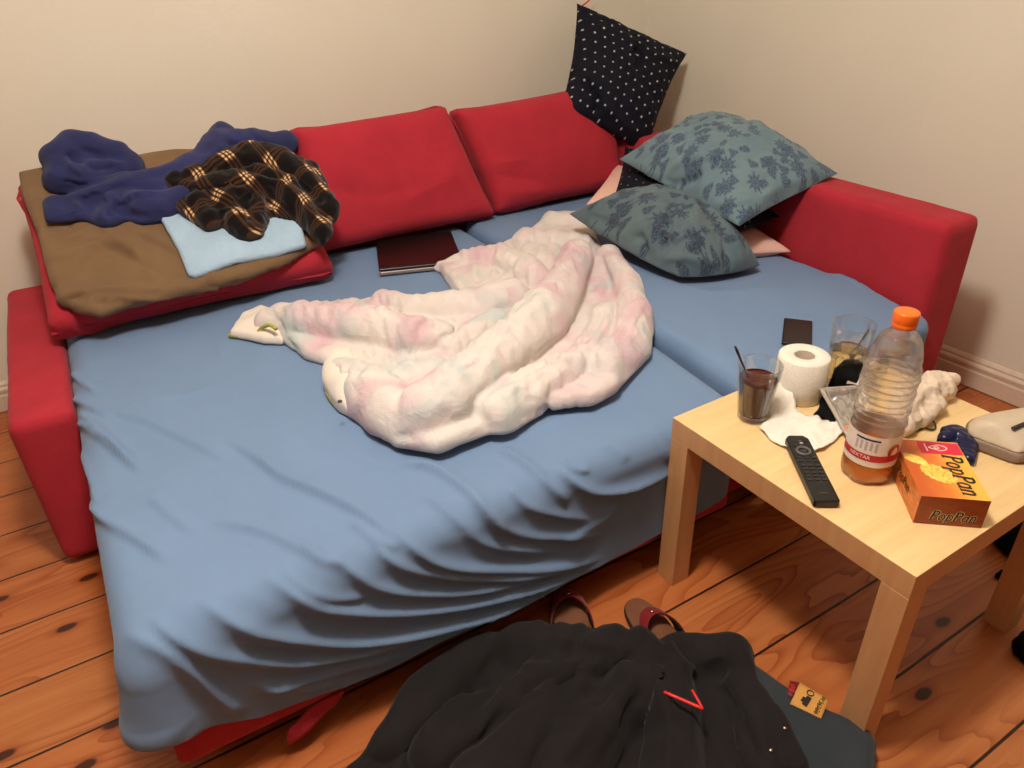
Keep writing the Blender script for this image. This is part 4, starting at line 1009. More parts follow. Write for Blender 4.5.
# toilet roll
pr = at(797, 395, 0.45)
roll = thing('toilet_roll', 'white toilet roll standing on end beside the cola glass', 'toilet roll', (pr[0], pr[1], TZ))
V, f = lathe([(0.021, 0.0), (0.050, 0.0), (0.0525, 0.003), (0.053, 0.05), (0.0525, 0.097), (0.050, 0.100), (0.0225, 0.100), (0.021, 0.098)], 64)
f = f[:-2] + [(7 * 64 + j, 7 * 64 + (j + 1) % 64, (j + 1) % 64, j) for j in range(64)]
link('paper', V, f, M['paper'], roll)
V, f = lathe([(0.0185, 0.002), (0.0205, 0.002), (0.0205, 0.0985), (0.0185, 0.0985)], 40)
f = f[:-2] + [(3 * 40 + j, 3 * 40 + (j + 1) % 40, (j + 1) % 40, j) for j in range(40)]
link('cardboard_core', V, f, M['core'], roll)
# loose end of the roll, trailing down onto the table
def ribbon(path, width_dir, w, seed, amp=0.004, nx=8):
    P = spline(path, 8); wd = np.array(width_dir, float); wd /= np.linalg.norm(wd); V = []; F_ = []
    for i, p in enumerate(P):
        for j in range(nx + 1): V.append(p + wd * w * (j / nx - 0.5))
    V = np.array(V); V = V + np.stack([amp * fbm(V, 30, 2, seed), amp * fbm(V, 30, 2, seed + 3), amp * np.abs(fbm(V, 30, 2, seed + 5))], 1)
    for i in range(len(P) - 1):
        for j in range(nx): a = i * (nx + 1) + j; F_.append((a, a + 1, a + nx + 2, a + nx + 1))
    return V, F_
rl = np.array((pr[0], pr[1], TZ))
def tail(rows, nx=14, sub=7, seed=81, amp=0.0075):
    A = spline([r[0] for r in rows], sub); B = spline([r[1] for r in rows], sub); V = []; F_ = []
    for a, b in zip(A, B):
        for j in range(nx + 1): V.append(a + (b - a) * j / nx)
    V = np.array(V); n = fbm(V, 34, 3, seed); n2 = ridged(V, 26, seed + 4)
    t = np.repeat(np.linspace(0, 1, len(A)), nx + 1); k = np.clip(t * 3 - 0.5, 0, 1)
    V = V + np.stack([amp * 0.7 * fbm(V, 30, 2, seed + 1), amp * 0.7 * fbm(V, 30, 2, seed + 2), np.abs(amp * 1.6 * n + amp * 0.8 * n2)], 1) * k[:, None]
    V[:, 2] = np.maximum(V[:, 2], TZ + 0.0008)
    for i in range(len(A) - 1):
        for j in range(nx): a = i * (nx + 1) + j; F_.append((a, a + nx + 1, a + nx + 2, a + 1))
    return V, F_
tl = np.array([-0.80, 0.60, 0]); tl /= np.linalg.norm(tl); tn = np.array([-0.60, -0.80, 0])
S0 = rl + tl * 0.0535
rows = [(S0 + (0, 0, .099), S0 + (0, 0, .003)), (S0 + tn * 0.022 + (0, 0, .096), S0 + tn * 0.022 + (0, 0, .002)), (at(778, 378, TZ + .05), at(771, 405, TZ + .01)), (at(790, 392, TZ + .028), at(768, 418, TZ + .004)),
        (at(800, 412, TZ + .008), at(760, 430, TZ + .003)), (at(815, 418, TZ + .006), at(774, 443, TZ + .003)), (at(832, 422, TZ + .006), at(800, 452, TZ + .003)), (at(846, 429, TZ + .006), at(824, 450, TZ + .003))]
V, f = tail(rows); o = link('loose_sheet', V - rl, f, M['paper'], roll); md = o.modifiers.new('s', 'SOLIDIFY'); md.thickness = 0.0008
def tissue(name, label, poly, ch, th, mat, seed, cat='tissue', group=None, z=TZ, h=0.0042, amp=0.004, crump=0.0):
    V, Fq, Wd = sculpt(WORLD, [(x, y, z + th * 0.4) for x, y in poly], th, [[(x, y, r, z + r * q) for x, y, r, q in c] for c in ch], k=0.006, h=h, floor=z, kslab=0.008, edge=th * 0.4, sm=1,
        disp=lambda V: amp * fbm(V, 28, 3, seed) + amp * 0.7 * ridged(V, 30, seed + 2))
    if crump: Wd = buckle(Wd, Fq, crump, 110, 0.012, 0.12, seed, z)
    o = link(name, Wd, Fq, mat, loc=(Wd[:, 0].mean(), Wd[:, 1].mean(), z)); return tag(o, label, cat, group)

# black pouch, cable tangle and the clear tray
tissue('black_pouch', 'black cloth pouch standing up against the tall glass', [(836, 392), (848, 384), (866, 388), (866, 398), (850, 402), (838, 400)], [[(836, 386, .016, 1.3), (844, 374, .021, 2.4), (851, 366, .019, 3.7), (861, 371, .020, 2.8), (868, 379, .018, 1.9)], [(850, 388, .024, .9), (852, 378, .024, 2.0), (860, 386, .022, 1.2)]], 0.02, M['black_cloth'], 101, 'pouch', amp=0.0015)
tissue('cable_tangle', 'black bundled cable lying under the edge of the clear tray', [(818, 384), (824, 392), (830, 404), (840, 424), (834, 428), (822, 418), (815, 418), (820, 405)], [[(822, 390, .010, .8), (826, 404, .011, .8), (834, 420, .011, .7)], [(817, 416, .008, .7), (826, 410, .009, .8)]], 0.012, M['black_cloth'], 105, 'cable', h=0.0035, amp=0.0015)
# tray: shallow grey plastic shell tilted on the cable
q = [at(821, 389, TZ + .040), at(862, 386, TZ + .045), at(875, 412, TZ + .020), at(848, 436, TZ + .012)]
tray = thing('blister_tray', 'grey clear-plastic blister tray leaning behind the bottle', 'packaging', tuple(np.mean(q, axis=0) * (1, 1, 0) + (0, 0, TZ)))
tb = np.mean(q, axis=0) * (1, 1, 0) + (0, 0, TZ)
def quadgrid(q, n, fn):
    V = []; F_ = []
    for i in range(n + 1):
        for j in range(n + 1):
            s, t = i / n, j / n
            V.append(q[0] * (1 - s) * (1 - t) + q[1] * s * (1 - t) + q[2] * s * t + q[3] * (1 - s) * t + np.array((0, 0, fn(s, t))))
    for i in range(n):
        for j in range(n): a = i * (n + 1) + j; F_.append((a, a + n + 1, a + n + 2, a + 1))
    return np.array(V), F_
def trayh(s, t):
    e = min(s, 1 - s, t, 1 - t); return -0.011 * min(1, max(0, (e - 0.07) / 0.06)) + 0.0035 * math.sin(s * 17 + t * 6) * math.sin(t * 14 - s * 5) * min(1, e * 8)
V, f = quadgrid(q, 26, trayh); o = link('shell', V - tb, f, M['silver_film'], tray); md = o.modifiers.new('s', 'SOLIDIFY'); md.thickness = 0.001
rim = [q[0], (q[0] + q[3]) / 2, q[3]]; v, f = tube(spline(rim, 6), 0.0042, 8); link('rim', v - tb, f, M['tray'], tray)
v, f = tube(spline([q[0], (q[0] + q[1]) / 2, q[1]], 6), 0.0028, 8); link('rim', v - tb, f, M['tray'], tray)
v, f = quadgrid([at(842, 427, TZ + .016), at(849, 426, TZ + .016), at(850, 434, TZ + .012), at(843, 433, TZ + .012)], 3, lambda s, t: 0.003); o = link('printed_corner', v - tb, f, M['orange_bit'], tray); md = o.modifiers.new('s', 'SOLIDIFY'); md.thickness = 0.001
q2 = [at(846, 384, TZ + .046), at(856, 371, TZ + .066), at(865, 378, TZ + .062), at(864, 388, TZ + .046)]
V, f = quadgrid(q2, 6, lambda s, t: 0.003 * math.sin(9 * s + 4 * t)); o = link('torn_flap', V - tb, f, M['tray'], tray); md = o.modifiers.new('s', 'SOLIDIFY'); md.thickness = 0.001

# crumpled napkin behind the bottle
tissue('napkin', 'off-white paper napkin crumpled behind the plastic bottle', [(893, 432), (896, 405), (912, 388), (930, 378), (948, 386), (948, 398), (938, 412), (922, 424), (906, 434)], [[(900, 425, .020, .8), (910, 405, .030, 1.0), (928, 392, .030, 1.0), (944, 388, .022, 1.2)], [(915, 415, .026, .7), (932, 402, .024, .8)], [(918, 385, .018, 2.4), (936, 380, .016, 2.3), (952, 379, .012, 2.8)], [(905, 392, .018, 2.0), (900, 412, .018, 1.5)]], 0.024, M['napkin'], 111, 'napkin', amp=0.006, crump=0.12, h=0.0036)
# key ring
kr = at(920, 428, TZ)
key = thing('key_ring', 'steel key ring with a key lying between bottle and biscuit box', 'keys', (kr[0], kr[1], TZ))
aa = np.linspace(0, 2 * np.pi, 40, endpoint=False)
v, f = tube(np.stack([0.016 * np.cos(aa), 0.016 * np.sin(aa) , 0.010 + 0.007 * np.sin(aa)], 1) + (0.014, -0.004, 0), 0.0018, 8, True); link('ring', v, f, M['dark_steel'], key)
V, f = prism([(-0.030, -0.006), (-0.012, -0.010), (-0.002, -0.006), (0.0, 0.004), (-0.010, 0.009), (-0.028, 0.005), (-0.048, 0.003), (-0.050, -0.002), (-0.044, -0.004), (-0.040, -0.001), (-0.036, -0.004)], 0.001, 0.0032)
link('key', V + (0.005, 0.002, 0), f, M['dark_steel'], key, smooth=False)
v, f = tube(np.stack([0.010 * np.cos(aa) - 0.004, 0.010 * np.sin(aa) + 0.004, 0.004 + 0 * aa], 1), 0.0025, 8, True); link('clip', v, f, M['black_plastic'], key)

# blue foil wrapper
tissue('wrapper', 'dark blue foil wrapper crumpled behind the biscuit box', [(938, 442), (942, 432), (955, 429), (968, 436), (976, 448), (974, 464), (965, 462), (955, 448)], [[(945, 440, .011, .8), (957, 437, .013, .9), (968, 447, .012, .8), (970, 456, .009, .8)]], 0.016, M['blue_wrap'], 121, 'wrapper', h=0.0028, amp=0.004, crump=0.14)

# grey device at the right edge of the table
da = np.array((0.955, -0.295, 0)); dn = np.array((0.295, 0.955, 0))
DV = Frame(at(992, 458, TZ), da, dn, (0, 0, 1))
def dev_fn(P, lo, hi, r):
    d = rbox_sdf(P, np.array(lo), np.array(hi), r); x, y, z = P[:, 0], P[:, 1], P[:, 2]
    d = smax(d, -x * 0.78 + z * 0.42 - (y - 0.03) * 0.45 - 0.012, 0.006)      # cut-off nose
    d = smax(d, -x * 0.66 + (y - 0.03) * 0.70 + z * 0.25 - 0.036, 0.022)
    d = smax(d, z * 0.88 + np.abs(y - 0.035) * 0.47 - 0.058, 0.020)
    return d
V, Fq = surface_nets(lambda P: smax(dev_fn(P, (-0.04, -0.028, 0.010), (0.17, 0.095, 0.058), 0.016), 0.020 - P[:, 2], 0.003), (-0.05, -0.05, 0.0), (0.18, 0.12, 0.08), 0.0035)
dev = thing('handheld_device', 'warm grey plastic handheld device with dark slot at the table edge', 'device', tuple(DV.wor((0.05, 0.02, 0))))
dl = DV.wor((0.05, 0.02, 0))
link('upper_shell', DV.wor(relax(V, Fq, 1)) - dl, Fq, M['device_top'], dev)
V, Fq = surface_nets(lambda P: smax(dev_fn(P, (-0.05, -0.034, 0.0), (0.17, 0.106, 0.08), 0.012) , P[:, 2] - 0.021, 0.003), (-0.06, -0.055, -0.004), (0.18, 0.12, 0.03), 0.0035)
link('lower_shell', DV.wor(relax(V, Fq, 1)) - dl, Fq, M['device_bot'], dev)
sa_, sb_ = at(1011, 429, TZ + 0.056), at(1027, 422.5, TZ + 0.056); sd = sb_ - sa_
sl = box('slot', (-0.018, 0.018, -0.0035, 0.0035, 0, 0.004), M['dark_slot'], dev, 0.0005, 1)
sl.location = tuple((sa_ + sb_) / 2 - dl - (0, 0, 0.0025)); sl.rotation_euler = (0, 0, math.atan2(sd[1], sd[0]))

# remote control
p0 = (at(785, 436, 0.468) + at(806, 433, 0.468)) / 2; p1 = (at(841, 496, 0.466) + at(814, 507, 0.466)) / 2
dy = p0 - p1; L = np.linalg.norm(dy[:2]); dy = dy / np.linalg.norm(dy); rz = math.atan2(dy[1], dy[0]) - math.pi / 2
cm = (p0 + p1) / 2
rem = thing('remote_control', 'long black television remote lying near the table front edge', 'remote control', (cm[0], cm[1], TZ), rz)
hw = 0.0225
pts = []
for (x, y) in ((-hw + .002, -L / 2), (hw - .002, -L / 2), (hw, -L / 2 + .004), (hw, L / 2 - .012), (hw - .008, L / 2 - .001), (-hw + .008, L / 2 - .001), (-hw, L / 2 - .012), (-hw, -L / 2 + .004)): pts.append((x, y))
V, f = prism(pts, 0.001, 0.017); bevel(link('body', V, f, M['black_plastic'], rem), 0.003, 3)
bz = 0.017
def btn(x, y, w, h, m='black_button', hh=0.0014, name='button'):
    box(name, (x - w / 2, x + w / 2, y - h / 2, y + h / 2, bz - 0.0006, bz + hh), M[m], rem, 0.0006, 2)
t0 = L / 2
for k, (x, m_) in enumerate(((-0.012, 'black_button'), (0.002, 'grey_button'), (0.012, 'black_button'))): btn(x, t0 - 0.022, 0.006, 0.003, m_)
btn(0.003, t0 - 0.029, 0.006, 0.0035, 'pale_print')
for x in (-0.013, 0.0, 0.013): btn(x, t0 - 0.037, 0.006, 0.003)
aa = np.linspace(0, 2 * np.pi, 40, endpoint=False)
v, f = tube(np.stack([0.012 * np.cos(aa), 0.012 * np.sin(aa) + t0 - 0.055, bz + 0.0004 + 0 * aa], 1), 0.0028, 8, True); link('navigation_ring', v, f, M['grey_button'], rem)
V, f = lathe([(0.0065, 0), (0.0068, 0.001), (0.005, 0.0018)], 28); link('button', V + (0, t0 - 0.055, bz - 0.0003), f, M['black_button'], rem)
for r_ in range(2):
    for x in (-0.014, 0, 0.014): btn(x, t0 - 0.076 - r_ * 0.010, 0.008, 0.0045, 'black_button')
for r_ in range(5):
    for x in (-0.013, 0, 0.013): btn(x, t0 - 0.100 - r_ * 0.0105, 0.0085, 0.0055, 'black_button')
btn(0, -t0 + 0.022, 0.016, 0.0012, 'grey_button', 0.0003, 'printed_line')

# bottle
pb = at(864.5, 473, 0.45)
bot = thing('plastic_bottle', 'big clear plastic bottle with orange cap and a little orange drink', 'bottle', (pb[0], pb[1], TZ), -0.9)
RB = 0.0445
def rib(z): return 0.0016 * math.sin((z - 0.13) / 0.0115 * 2 * math.pi)
prof = [(0.030, 0.004), (0.040, 0.0), (RB - .001, 0.010), (RB, 0.022), (RB, 0.038), (RB - .002, 0.044)]
for z in np.linspace(0.046, 0.118, 10): prof.append((RB - 0.001, z))
zz = np.linspace(0.122, 0.215, 60)
for z in zz: prof.append((RB - 0.0005 + 0.0015 * (z - 0.122) / 0.093 + rib(z), z + 0.012 * (z - 0.122) / 0.093))
for t in np.linspace(0, 1, 16)[1:]:
    a = t * math.pi / 2 * 0.92; prof.append((0.018 + (RB - 0.0195) * math.cos(a) ** 0.9, 0.227 + 0.066 * math.sin(a)))
prof += [(0.0175, 0.297), (0.0165, 0.302), (0.0165, 0.318)]
def petals(a, r, z):
    k = max(0, 1 - z / 0.042) if z < 0.042 else 0
    sp = 0.0
    if 0.12 < z < 0.216: sp = 0.0012 * np.sin(a * 3 + z * 220)
    return r * (1 - 0.09 * k * (0.5 + 0.5 * np.cos(a * 5)) ** 2) + sp
inner = [(max(0.004, r - 0.0012), z + (0.0015 if i < 2 else 0)) for i, (r, z) in enumerate(prof)][::-1]
V, f = lathe(prof + [(0.016, 0.3185)] + inner, 72, petals); link('body', V, f, M['pet'], bot)
lq = [(r - 0.0017, max(z, 0.002) + (0.0018 if i < 2 else 0)) for i, (r, z) in enumerate(prof) if z < 0.058] ; lq += [(RB - 0.0028, 0.062), (RB - 0.012, 0.0618), (0.004, 0.0618)]
V, f = lathe(lq, 72, petals); link('drink', V, f, M['nectar'], bot)
V, f = lathe([(0.019, 0.303), (0.0198, 0.305), (0.0198, 0.310), (0.0192, 0.3115), (0.0198, 0.313), (0.0200, 0.328), (0.0188, 0.3305), (0.010, 0.3308)], 64, lambda a, r, z: r * (1 + (0.012 * np.cos(a * 32) if 0.3125 < z < 0.329 else 0))); link('cap', V, f, M['orange_cap'], bot)
def band(z0, z1, r, mat, a0=0, a1=2 * np.pi, name='label', parent=None, n=72):
    aa = np.linspace(a0, a1, n); V = []; F_ = []
    for z in (z0, z1):
        for q_ in aa: V.append((r * math.cos(q_), r * math.sin(q_), z))
    F_ = [(i, i + 1, n + i + 1, n + i) for i in range(n - 1)]
    return link(name, V, F_, M[mat], parent or bot)
lab = band(0.044, 0.108, RB + 0.0003, 'label_white')
b2 = band(0.056, 0.070, RB + 0.0007, 'label_red', name='red_band', parent=lab)
th = math.atan2(CC[1] - pb[1], CC[0] - pb[0]) + 0.9     # towards the viewer, in the bottle's own turn
band(0.0985, 0.1020, RB + 0.0007, 'label_dark', th - 0.65, th + 0.30, 'printed_bar', lab, 20)
for k in range(5):
    a0 = th - 0.62 + k * 0.19; band(0.076 + 0.002 * (k % 2), 0.0955, RB + 0.0006, 'label_grey', a0, a0 + 0.10, 'printed_column', lab, 6)
def ring_text(s, z, size, mat, a_c, parent, r):
    cu_w = size * 0.62
    for i, chh in enumerate(s):
        a = a_c + (i - (len(s) - 1) / 2) * cu_w / r
        text_mesh(chh, size, M[mat], parent, m4((r * math.cos(a), r * math.sin(a), z), (-math.sin(a), math.cos(a), 0), (0, 0, 1)), 0.0001)
ring_text('NEKTAR', 0.063, 0.010, 'label_white', th - 0.35, b2, RB + 0.0010)
V, f = [], []
ap = np.linspace(0, 2 * np.pi, 24, endpoint=False)
for q_ in ap:
    aa_ = th + 0.95 + 0.30 * math.cos(q_); V.append(((RB + .001) * math.cos(aa_), (RB + .001) * math.sin(aa_), 0.078 + 0.014 * math.sin(q_)))
link('fruit_print', V, [tuple(range(24))], M['label_red'], lab)

# biscuit box
fx = np.array((0.765, -0.644, 0)); sy = np.array((0.644, 0.765, 0))
BO = np.array((0.196, -0.526, TZ)); BWd, BLn, BHt = 0.107, 0.166, 0.058
pbx = thing('biscuit_box', 'orange and brown biscuit carton lying on the table beside the bottle', 'box', tuple(BO), math.atan2(fx[1], fx[0]))
v8 = boxv(0, BWd, 0, BLn, 0.0005, BHt)
V = []; F_ = []; UV = []; mi = []
for k, fc in enumerate(BF):
    for j, i in enumerate(fc): V.append(v8[i])
    F_.append(tuple(range(4 * k, 4 * k + 4)))
    for i in fc:
        x, y, z = v8[i]
        UV.append((x / BWd, y / BLn) if k in (0, 1) else ((x / BWd, z / BHt) if k in (2, 4) else (y / BLn, z / BHt)))
    mi.append({0: 1, 1: 0, 2: 1, 3: 2, 4: 1, 5: 2}[k])
o = link('carton', V, F_, [M['card_top'], M['card_front'], M['card_left']], pbx, uv=UV, smooth=False)
o.data.polygons.foreach_set('material_index', mi)
zt = BHt + 0.0003
def flat(poly, z, mat, name): return link(name, [(x, y, z) for x, y in poly], [tuple(range(len(poly)))], M[mat], pbx, smooth=False)
flat([(0.036, BLn - 0.040), (BWd - 0.001, BLn - 0.040), (BWd - 0.001, BLn - 0.003), (0.036, BLn - 0.003)], zt, 'card_pink', 'crimson_panel')
# the small white emblem: a bar and a knotted ring outline
em = []
v, f = tube(np.array([(0.048, BLn - .032, zt), (0.048, BLn - .010, zt)]), 0.0015, 6); link('emblem', v, f, M['card_white'], pbx)
aa = np.linspace(0, 2 * np.pi, 36, endpoint=False)
v, f = tube(np.stack([0.068 + 0.012 * np.cos(aa) * (1 + 0.25 * np.cos(2 * aa)), BLn - .021 + (0.008 + 0.003 * np.cos(aa)) * np.sin(aa), zt + 0 * aa], 1), 0.0013, 6, True); link('emblem', v, f, M['card_white'], pbx)
v, f = tube(np.stack([0.066 + 0.004 * np.cos(aa), BLn - .021 + 0.003 * np.sin(aa), zt + 0 * aa], 1), 0.0011, 6, True); link('emblem', v, f, M['card_white'], pbx)
# biscuit picture
aa = np.linspace(0, 2 * np.pi, 60, endpoint=False)
def rot(x, y, a): return x * math.cos(a) - y * math.sin(a), x * math.sin(a) + y * math.cos(a)
pp = []
for a in aa:
    r_ = 1 + 0.05 * math.cos(a * 18); x, y = rot(0.021 * math.cos(a) * r_, 0.031 * math.sin(a) * r_, 0.75); pp.append((min(BWd - .03, max(0.003, 0.046 + x)), 0.066 + y))
flat(pp, zt + 0.0002, 'biscuit', 'biscuit_picture')
pp = []
for a in aa:
    x, y = rot(0.012 * math.cos(a), 0.022 * math.sin(a), 0.9); pp.append((min(BWd - .03, max(0.002, 0.018 + x)), 0.106 + y))
flat(pp, zt + 0.0001, 'biscuit', 'biscuit_picture')
def serif_word(word, h, M4, mat, fat=1.0, shear=0.22, name='lettering'):
    """slab-serif letters drawn as flat pen strokes; height of a capital = h"""
    arc = lambda cx, cy, rx, ry, a0, a1, n=14: [(cx + rx * math.cos(math.radians(a)), cy + ry * math.sin(math.radians(a))) for a in np.linspace(a0, a1, n)]
    G = {'P': (0.66, [([(0.14, 0), (0.14, 1)], .17), ([(0.0, 0.03), (0.32, 0.03)], .07), ([(0.0, 0.97), (0.30, 0.97)], .07), ([(0.14, 0.96)] + arc(0.30, 0.74, 0.24, 0.22, 90, -90) + [(0.14, 0.52)], .15)]),
         'o': (0.56, [(arc(0.26, 0.33, 0.20, 0.29, 0, 360, 24), .13)]),
         'p': (0.60, [([(0.13, -0.32), (0.13, 0.66)], .14), ([(0.0, -0.30), (0.28, -0.30)], .06), ([(0.02, 0.64), (0.13, 0.64)], .06), (arc(0.30, 0.33, 0.20, 0.29, 140, -140, 20), .12)]),
         'a': (0.56, [(arc(0.24, 0.32, 0.18, 0.28, 40, 320, 20), .12), ([(0.43, 0.64), (0.43, 0.06), (0.53, 0.02)], .14)]),
         'n': (0.62, [([(0.13, 0), (0.13, 0.64)], .14), ([(0.0, 0.03), (0.26, 0.03)], .06), ([(0.13, 0.48)] + arc(0.30, 0.44, 0.15, 0.19, 150, 0) + [(0.45, 0.0)], .13), ([(0.34, 0.03), (0.58, 0.03)], .06), ([(0.02, 0.62), (0.13, 0.62)], .06)])}
    tot = sum(G[c][0] for c in word); x0 = -tot / 2; V = []; F_ = []; layer = 0
    for c in word:
        for pts, w in G[c][1]:
            P = np.array(pts, float); P[:, 0] += x0; P[:, 1] -= 0.4; P[:, 0] += shear * P[:, 1]; T = np.gradient(P, axis=0); T /= np.linalg.norm(T, axis=1)[:, None] + 1e-9
            Nn = np.stack([-T[:, 1], T[:, 0]], 1) * w * 0.5 * fat; b = len(V); layer += 1
            for p_, n_ in zip(P, Nn): V += [(*(p_ + n_), layer * 2e-4), (*(p_ - n_), layer * 2e-4)]
            F_ += [(b + 2 * k, b + 2 * k + 1, b + 2 * k + 3, b + 2 * k + 2) for k in range(len(P) - 1)]
        x0 += G[c][0]
    o = link(name, np.array(V) * h, F_, mat, pbx, smooth=False); o.data.transform(M4); return o
serif_word('PopPan', 0.0315, m4((0.080, 0.065, zt + 0.0004), (0, -1, 0), (1, 0, 0)), M['ink'])
serif_word('PopPan', 0.0200, m4((0.060, -0.0003, 0.018), (1, 0, 0), (0, 0, 1)), M['cream_ink'], 1.7)
serif_word('PopPan', 0.0200, m4((0.060, -0.0006, 0.018), (1, 0, 0), (0, 0, 1)), M['ink'])
serif_word('PopPan', 0.0180, m4((-0.0004, 0.080, 0.030), (0, -1, 0), (0, 0, 1)), M['ink'])

# ------------------------------------------------------------------ floor things
# sandals
def sandal(label, px_toe, px_heel, strap_t, side):
    a = at(*px_toe, 0.01); b = at(*px_heel, 0.01); d = a - b; L = np.linalg.norm(d); ey = d / L; ex = np.array((ey[1], -ey[0], 0)); c = (a + b) / 2
    t = thing('sandal', label, 'sandal', (c[0], c[1], 0.0), math.atan2(ex[1], ex[0]), 'sandals by the bed')
    n = 40; o_ = []
    for i in range(n):
        q_ = 2 * math.pi * i / n; y = math.sin(q_) * L / 2; s = (y / L + 0.5)
        w = 0.034 + 0.014 * s - 0.006 * math.exp(-((s - 0.4) / 0.18) ** 2)
        o_.append((w * np.sign(math.cos(q_)) * abs(math.cos(q_)) ** 0.75 + side * 0.006 * s, y))
    V, f = prism(o_, 0.0, 0.014); bevel(link('sole', V, f, M['sole_dark'], t), 0.003)
    V, f = prism([(x * 0.97, y * 0.985) for x, y in o_], 0.0142, 0.019); bevel(link('footbed', V, f, M['sole'], t), 0.002)
    for sx, mt in ((0.0, 'strap'), (-0.0024, 'strap_in')):
        V = []; F_ = []; m = 24; ny = 6
        for i in range(m + 1):
            q_ = math.pi * i / m
            for j in range(ny + 1):
                g = j / ny                                   # 0 at the toe side, 1 at the heel side
                y0 = strap_t * L + (0.5 - g) * 0.034 + 0.055 * math.sin(q_) ** 1.2
                V.append(((0.043 + 0.004 * g + sx) * math.cos(q_) + side * 0.004, y0, 0.014 + (0.034 + 0.012 * g + sx) * math.sin(q_) ** 0.75))
        for i in range(m):
            for j in range(ny): k_ = i * (ny + 1) + j; F_.append((k_, k_ + 1, k_ + ny + 2, k_ + ny + 1))
        o = link('strap' if mt == 'strap' else 'strap_lining', V, F_, M[mt], t); md = o.modifiers.new('s', 'SOLIDIFY'); md.thickness = 0.0018; md.offset = 0
    v, f = lathe([(0.004, 0), (0.0045, 0.001), (0.003, 0.003)], 12); link('rivet', v + (side * 0.004, strap_t * L + 0.050, 0.057), f, M['steel'], t)
    return t
sandal('brown sandal with dark red strap nearer the bed, toe under the jacket', (566, 588), (586, 690), 0.10, -1)
sandal('brown sandal with dark red strap lying nearer the table leg', (628, 602), (702, 690), 0.0, 1)

# black jacket
poly = [(330, 800), (352, 768), (385, 735), (420, 690), (448, 665), (475, 648), (510, 636), (545, 632), (600, 632), (640, 640), (668, 646), (700, 648), (733, 652), (745, 672), (762, 700), (785, 730), (800, 752), (812, 790), (700, 860), (450, 880)]
chj = [[(390, 745, .040), (430, 700, .050), (470, 668, .055), (520, 652, .058), (580, 650, .060), (630, 660, .060), (665, 680, .055)],
       [(440, 760, .050), (490, 720, .055), (545, 690, .055), (590, 672, .05)], [(560, 780, .060), (590, 730, .062), (630, 700, .060), (662, 690, .055), (675, 740, .05), (672, 790, .05)],
       [(672, 662, .045), (700, 660, .046), (724, 660, .042)],
       [(480, 790, .06), (530, 745, .062), (580, 705, .055)], [(500, 690, .05), (520, 705, .052), (560, 668, .05)]]
JFL = (np.array([at(731, 655, .060), at(752, 688, .070), at(776, 725, .074), at(797, 765, .074)]), np.array([.026, .020, .018, .018])); JFM = (np.array([at(735, 690, .058), at(755, 730, .062), at(765, 770, .062)]), np.array([.026, .028, .03]))
def jextra(P, d): return smin(smin(d, chain_sdf(P, *JFL), 0.01), chain_sdf(P, *JFM), 0.02)
def jdisp(V):
    Q = V @ np.array([[.8, -.6, 0], [.6, .8, 0], [0, 0, 1]])
    return 0.010 * fbm(V, 7, 3, 131) + 0.007 * ridged(Q * (1.0, 3.0, 1), 5, 133)
V, Fq, Wd = sculpt(WORLD, [(x, y, 0.04) for x, y in poly], 0.045, [[(x, y, r, r * 0.6 + 0.012) for x, y, r in c] for c in chj], k=0.012, h=0.0082, floor=0.003, edge=0.02, kslab=0.02, disp=jdisp, extra=jextra)
JW = [([(470, 745), (488, 720), (500, 702), (512, 690)], 0.016, 0.016, 0.008, 1), ([(508, 716), (530, 700), (560, 684), (598, 664)], 0.014, 0.014, 0.008, 1), ([(495, 694), (525, 684), (562, 672)], 0.012, 0.014, 0.008, 1), ([(520, 665), (560, 668), (600, 660)], 0.010, 0.012, 0.010), ([(560, 760), (590, 725), (640, 688)], 0.010, 0.012, 0.008),
  ([(674, 768), (670, 720), (664, 690), (655, 662)], 0.022, 0.018, 0.008, 1), ([(600, 768), (625, 725), (645, 690)], -0.010, 0.012, 0.010), ([(640, 768), (648, 730), (655, 700)], 0.008, 0.010, 0.010), ([(420, 740), (440, 715), (470, 690)], 0.010, 0.016, 0.012), ([(560, 705), (590, 715), (610, 740)], 0.008, 0.012, 0.010), ([(670, 662), (695, 668), (715, 655), (728, 662)], 0.012, 0.008, 0.008), ([(690, 670), (720, 690), (745, 730), (755, 765)], -0.014, 0.014, 0.014), ([(540, 640), (600, 645), (650, 655)], 0.007, 0.012, 0.012)]
Wd = buckle(Wd, Fq, 0.17, 200, 0.003, 0.15, 131, 0.003, (.55, -.8, .1), 0.75)
N = vnormals(Wd, Fq); Wd = creases(Wd, N, [(q[0], q[1] * 1.4, q[2], q[3] * 0.75) for q in JW]); Wd = relax(Wd, Fq, 1, 0.3)
jsnap = snapper(Wd)
JL = np.array((-0.25, -0.35, 0.0))
jk = tag(link('jacket', Wd, Fq, M['jacket'], loc=JL), 'black jacket with red piping dropped in a heap on the floor', 'jacket')
zz = max(jsnap(x_, y_)[2] for x_, y_ in ((666, 693), (684, 700), (702, 709), (694, 692))) + 0.002; jp = [at(664, 692, zz), at(684, 700, zz), at(703, 709, zz), at(692, 690, zz)]
v, f = tube(np.linspace(jp[0], jp[2], 8), 0.0032, 8); link('piping', v - JL, f, M['red_pipe'], jk)
v, f = tube(np.linspace(jp[2], jp[3], 6), 0.0024, 8); link('piping', v - JL, f, M['red_pipe'], jk)
for px, py in ((785, 731), (771, 749)):
    v, f = lathe([(0.004, 0), (0.0045, 0.0015), (0.002, 0.0035)], 16); link('snap_button', v + jsnap(px, py) - JL, f, M['steel'], jk)

